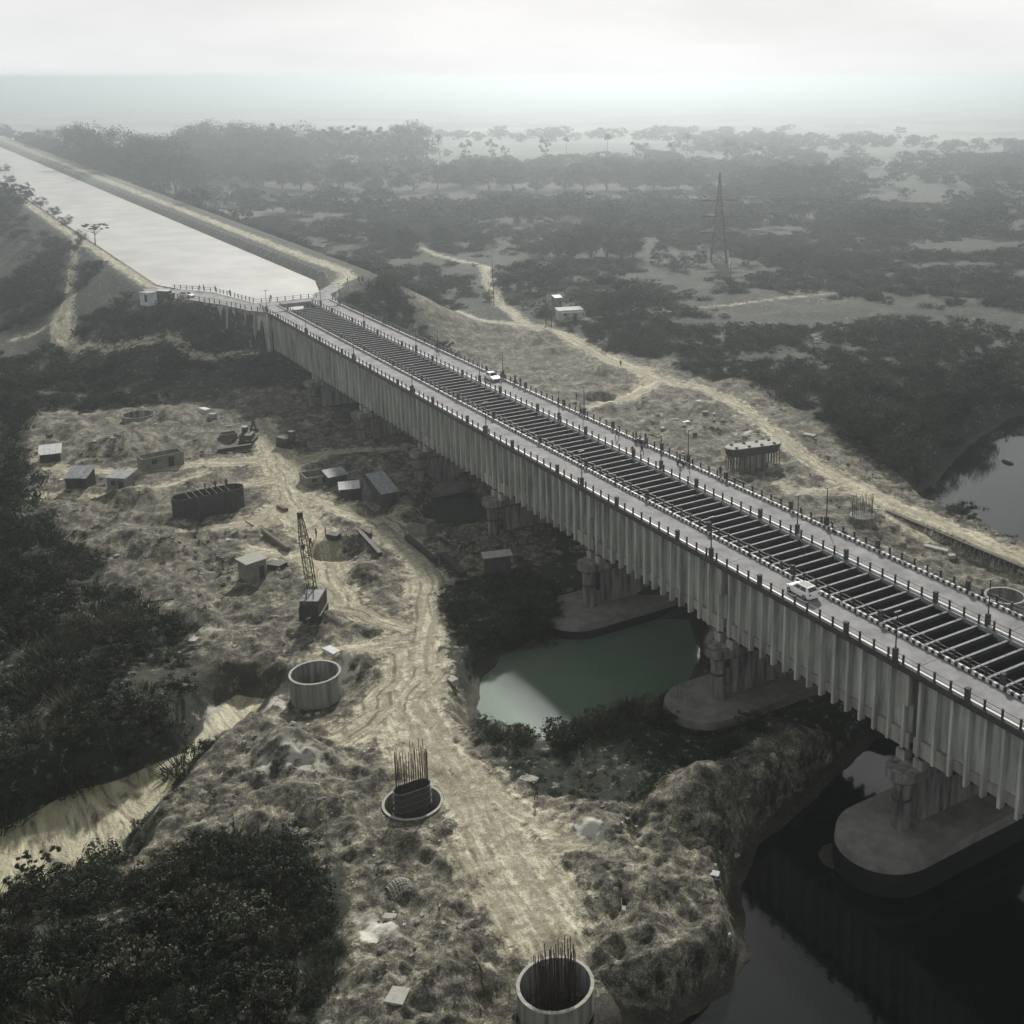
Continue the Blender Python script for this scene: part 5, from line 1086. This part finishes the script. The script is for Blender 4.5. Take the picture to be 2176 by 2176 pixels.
def field(r0, r1, dens, a0=-30, a1=39):
    n = int(dens*.5*math.radians(a1-a0)*(r1*r1-r0*r0)); r = np.sqrt(rng.uniform(r0*r0, r1*r1, n)); a = YAW+np.radians(rng.uniform(a0, a1, n)); return CAM[0]+r*np.cos(a), CAM[1]+r*np.sin(a)
def veg_ok(x, y, thr=.35):
    h, mk = terrain(x, y); core = sdf(x, y, P_CORE); deck = (y > -3) & (y < 21) & (x > -212)
    ok = (mk['bare'] < thr) & (mk['track'] < .1) & (mk['wet'] < .25) & (mk['stream'] < .05) & (core > 2.0) & (mk['D'] > 1.2) & ~((mk['wet'] > .9))
    for P__ in (P_RIVER, P_RIVER2, P_POND, P_PONDB): ok &= sdf(x, y, P__) > .8
    return ok, h, deck, mk
x, y = field(66, 135, 1.0); ok, h, deck, mk = veg_ok(x, y); gr = mk['green'] > .5; dn = fbm(x, y, 9, 3, 120)
ok &= ~deck & ~gr & (rng.uniform(0, 1, len(x)) < ss(.25, .5, dn)+.35); s = (.55+3.4*rng.uniform(0, 1, len(x))**3.2)*(.6+.8*dn)
scatter('near_scrub', 'dense dark scrub covering the lower left slopes around the dirt site', np.stack([x, y, h-.1], 1)[ok], np.stack([s*1.25, s*1.25, s], 1)[ok], bush_col)
x, y = field(66, 150, 1.2); ok, h, deck, mk = veg_ok(x, y, .8); ok &= ~deck & (mk['green'] > .45); s = rng.uniform(.4, .95, len(x))
scatter('green_slope_weeds', 'low dark green weeds on the bank between the pond and the river', np.stack([x, y, h-.1], 1)[ok], np.stack([s*1.3, s*1.3, s*.7], 1)[ok], bush_col)
x, y = field(135, 340, .26); ok, h, deck, mk = veg_ok(x, y); dn = fbm(x, y, 16, 4, 121); ok &= ~deck & (rng.uniform(0, 1, len(x)) < ss(.18, .42, dn)); s = (.7+3.6*rng.uniform(0, 1, len(x))**2.6)*(.5+dn)
scatter('middle_scrub', 'dark scrub over the canal embankment and the plain around the dirt tracks', np.stack([x, y, h-.15], 1)[ok], np.stack([s*1.4, s*1.4, s], 1)[ok], bush_col)
x, y = field(330, 700, .075); ok, h, deck, mk = veg_ok(x, y); dn = fbm(x, y, 40, 4, 122); ok &= (rng.uniform(0, 1, len(x)) < ss(.33, .56, dn)); s = rng.uniform(1.2, 4.6, len(x))*(.5+dn)
scatter('far_scrub', 'grey green scrub of the plain around the pylon', np.stack([x, y, h-.2], 1)[ok], np.stack([s*1.7, s*1.7, s], 1)[ok], bush_col)
x, y = field(560, 3200, .0038); ok, h, deck, mk = veg_ok(x, y); dn = fbm(x, y, 150, 4, 124); ok &= (rng.uniform(0, 1, len(x)) < ss(.42, .56, dn)*ss(1700, 1000, np.hypot(x-71, y+78))); s = rng.uniform(7, 14, len(x))*(.55+dn*.8)
scatter('distant_woodland', 'woodland of the distant plain fading out in the haze', np.stack([x, y, h-.5], 1)[ok], np.stack([s*1.5, s*1.5, s], 1)[ok], wood_col)
# sparse weeds and loose stones on the bare ground
stone_col = bpy.data.collections.new('stone_kinds')
for s_ in range(5): stone_col.objects.link(bpy.data.objects.new('stone_kind', stone_mesh(s_)))
x, y = field(68, 210, .35); h, mk = terrain(x, y); cl = fbm(x, y, 5, 3, 130); ok = (mk['bare'] > .5) & (mk['track'] < .2) & (mk['wet'] < .6) & (mk['stream'] < .1) & (rng.uniform(0, 1, len(x)) < ss(.48, .75, cl)) & ~((y > -3) & (y < 21)); s = rng.uniform(.15, .7, len(x))**1.3
scatter('site_stones', 'loose stones and rubble strewn over the bare site', np.stack([x, y, h-.03], 1)[ok], np.stack([s*1.2, s*1.2, s], 1)[ok], stone_col)
x, y = field(68, 260, .30); h, mk = terrain(x, y); cl = fbm(x, y, 7, 3, 131); ok = (mk['bare'] > .4) & (mk['track'] < .1) & (mk['wet'] < .6) & (mk['stream'] < .1) & (rng.uniform(0, 1, len(x)) < ss(.52, .74, cl)) & ~((y > -3) & (y < 21)); s = rng.uniform(.3, 1.1, len(x))
scatter('site_weeds', 'scattered low weeds between the heaps of the site', np.stack([x, y, h-.08], 1)[ok], np.stack([s*1.4, s*1.4, s*.7], 1)[ok], bush_col)
lit_col = bpy.data.collections.new('litter_kinds')
for k_, (lx, ly, lz, mm) in enumerate(((2.6,.22,.1,'wood'),(1.5,.9,.07,'sheet'),(3.4,.12,.12,'steel'),(1.1,.7,.3,'rim'),(2.0,.16,.08,'rim'),(.8,.8,.5,'edge'))):
    lb_ = MB(); lb_.box((-lx/2, -ly/2, 0), (lx/2, ly/2, lz), M[mm]); lit_col.objects.link(bpy.data.objects.new('litter_kind', lb_.mesh('litter')))
x, y = field(70, 260, .03, -26, 39); h, mk = terrain(x, y); cl = fbm(x, y, 11, 3, 133); ok = (mk['bare'] > .5) & (mk['track'] < .3) & (mk['wet'] < .6) & (mk['stream'] < .1) & (rng.uniform(0, 1, len(x)) < ss(.50, .66, cl)) & ~((y > -3) & (y < 21)); s = rng.uniform(.5, 1.2, len(x))
scatter('site_litter', 'loose planks, sheets and bars strewn over the building site', np.stack([x, y, h+.02], 1)[ok], np.stack([s, s, s], 1)[ok], lit_col)
# thicket between the main track and the pond
n = 420; tq = ats(-17.5, (945,1285),(1000,1260),(1080,1250),(1150,1270),(1185,1300),(1170,1340),(1080,1365),(1000,1375),(960,1330)); xs = [a for a, _ in tq]; ys = [c for _, c in tq]
x = rng.uniform(min(xs), max(xs), n); y = rng.uniform(min(ys), max(ys), n); ok = sdf(x, y, tq) < -.2; h = gz(x, y); s = rng.uniform(1.6, 3.6, n)
scatter('pond_thicket', 'dark thicket between the main track and the green pond', np.stack([x, y, h-.2], 1)[ok], np.stack([s*1.2, s*1.2, s], 1)[ok], bush_col)

# single out repeated trees by their order from the left where the group is small
import collections
byl = collections.defaultdict(list)
for o in bpy.data.objects:
    if o.parent is None and o.get('category') == 'tree': byl[o['label']].append(o)
ords = 'first second third fourth fifth sixth seventh eighth ninth tenth eleventh twelfth thirteenth fourteenth fifteenth sixteenth seventeenth'.split()
def px_of(o): d = np.array(o.location)-CAM; return float(d@RT/(d@FW))
for lb, os_ in byl.items():
    if 1 < len(os_) <= 17 and len(lb.split()) <= 12:
        for k, o in enumerate(sorted(os_, key=px_of)): o['label'] = lb+', '+ords[k]+' from the left'
# ------------------------------------------------------------------ haze (last of the setting)
hz = MB(); hm = bpy.data.materials.new('haze'); hm.use_nodes = True; t = hm.node_tree
t.nodes.remove(t.nodes['Principled BSDF']); pv = N(t, 'ShaderNodeVolumePrincipled'); pv.inputs['Density'].default_value = HAZE_DENSITY; pv.inputs['Color'].default_value = (*HAZE_COLOR, 1)
pv.inputs['Anisotropy'].default_value = 0.9; t.links.new(pv.outputs[0], t.nodes['Material Output'].inputs['Volume'])
hz.box((-6900, -6900, -26), (6900, 6900, 57.5), hm); ho = hz.build('haze', kind='stuff')
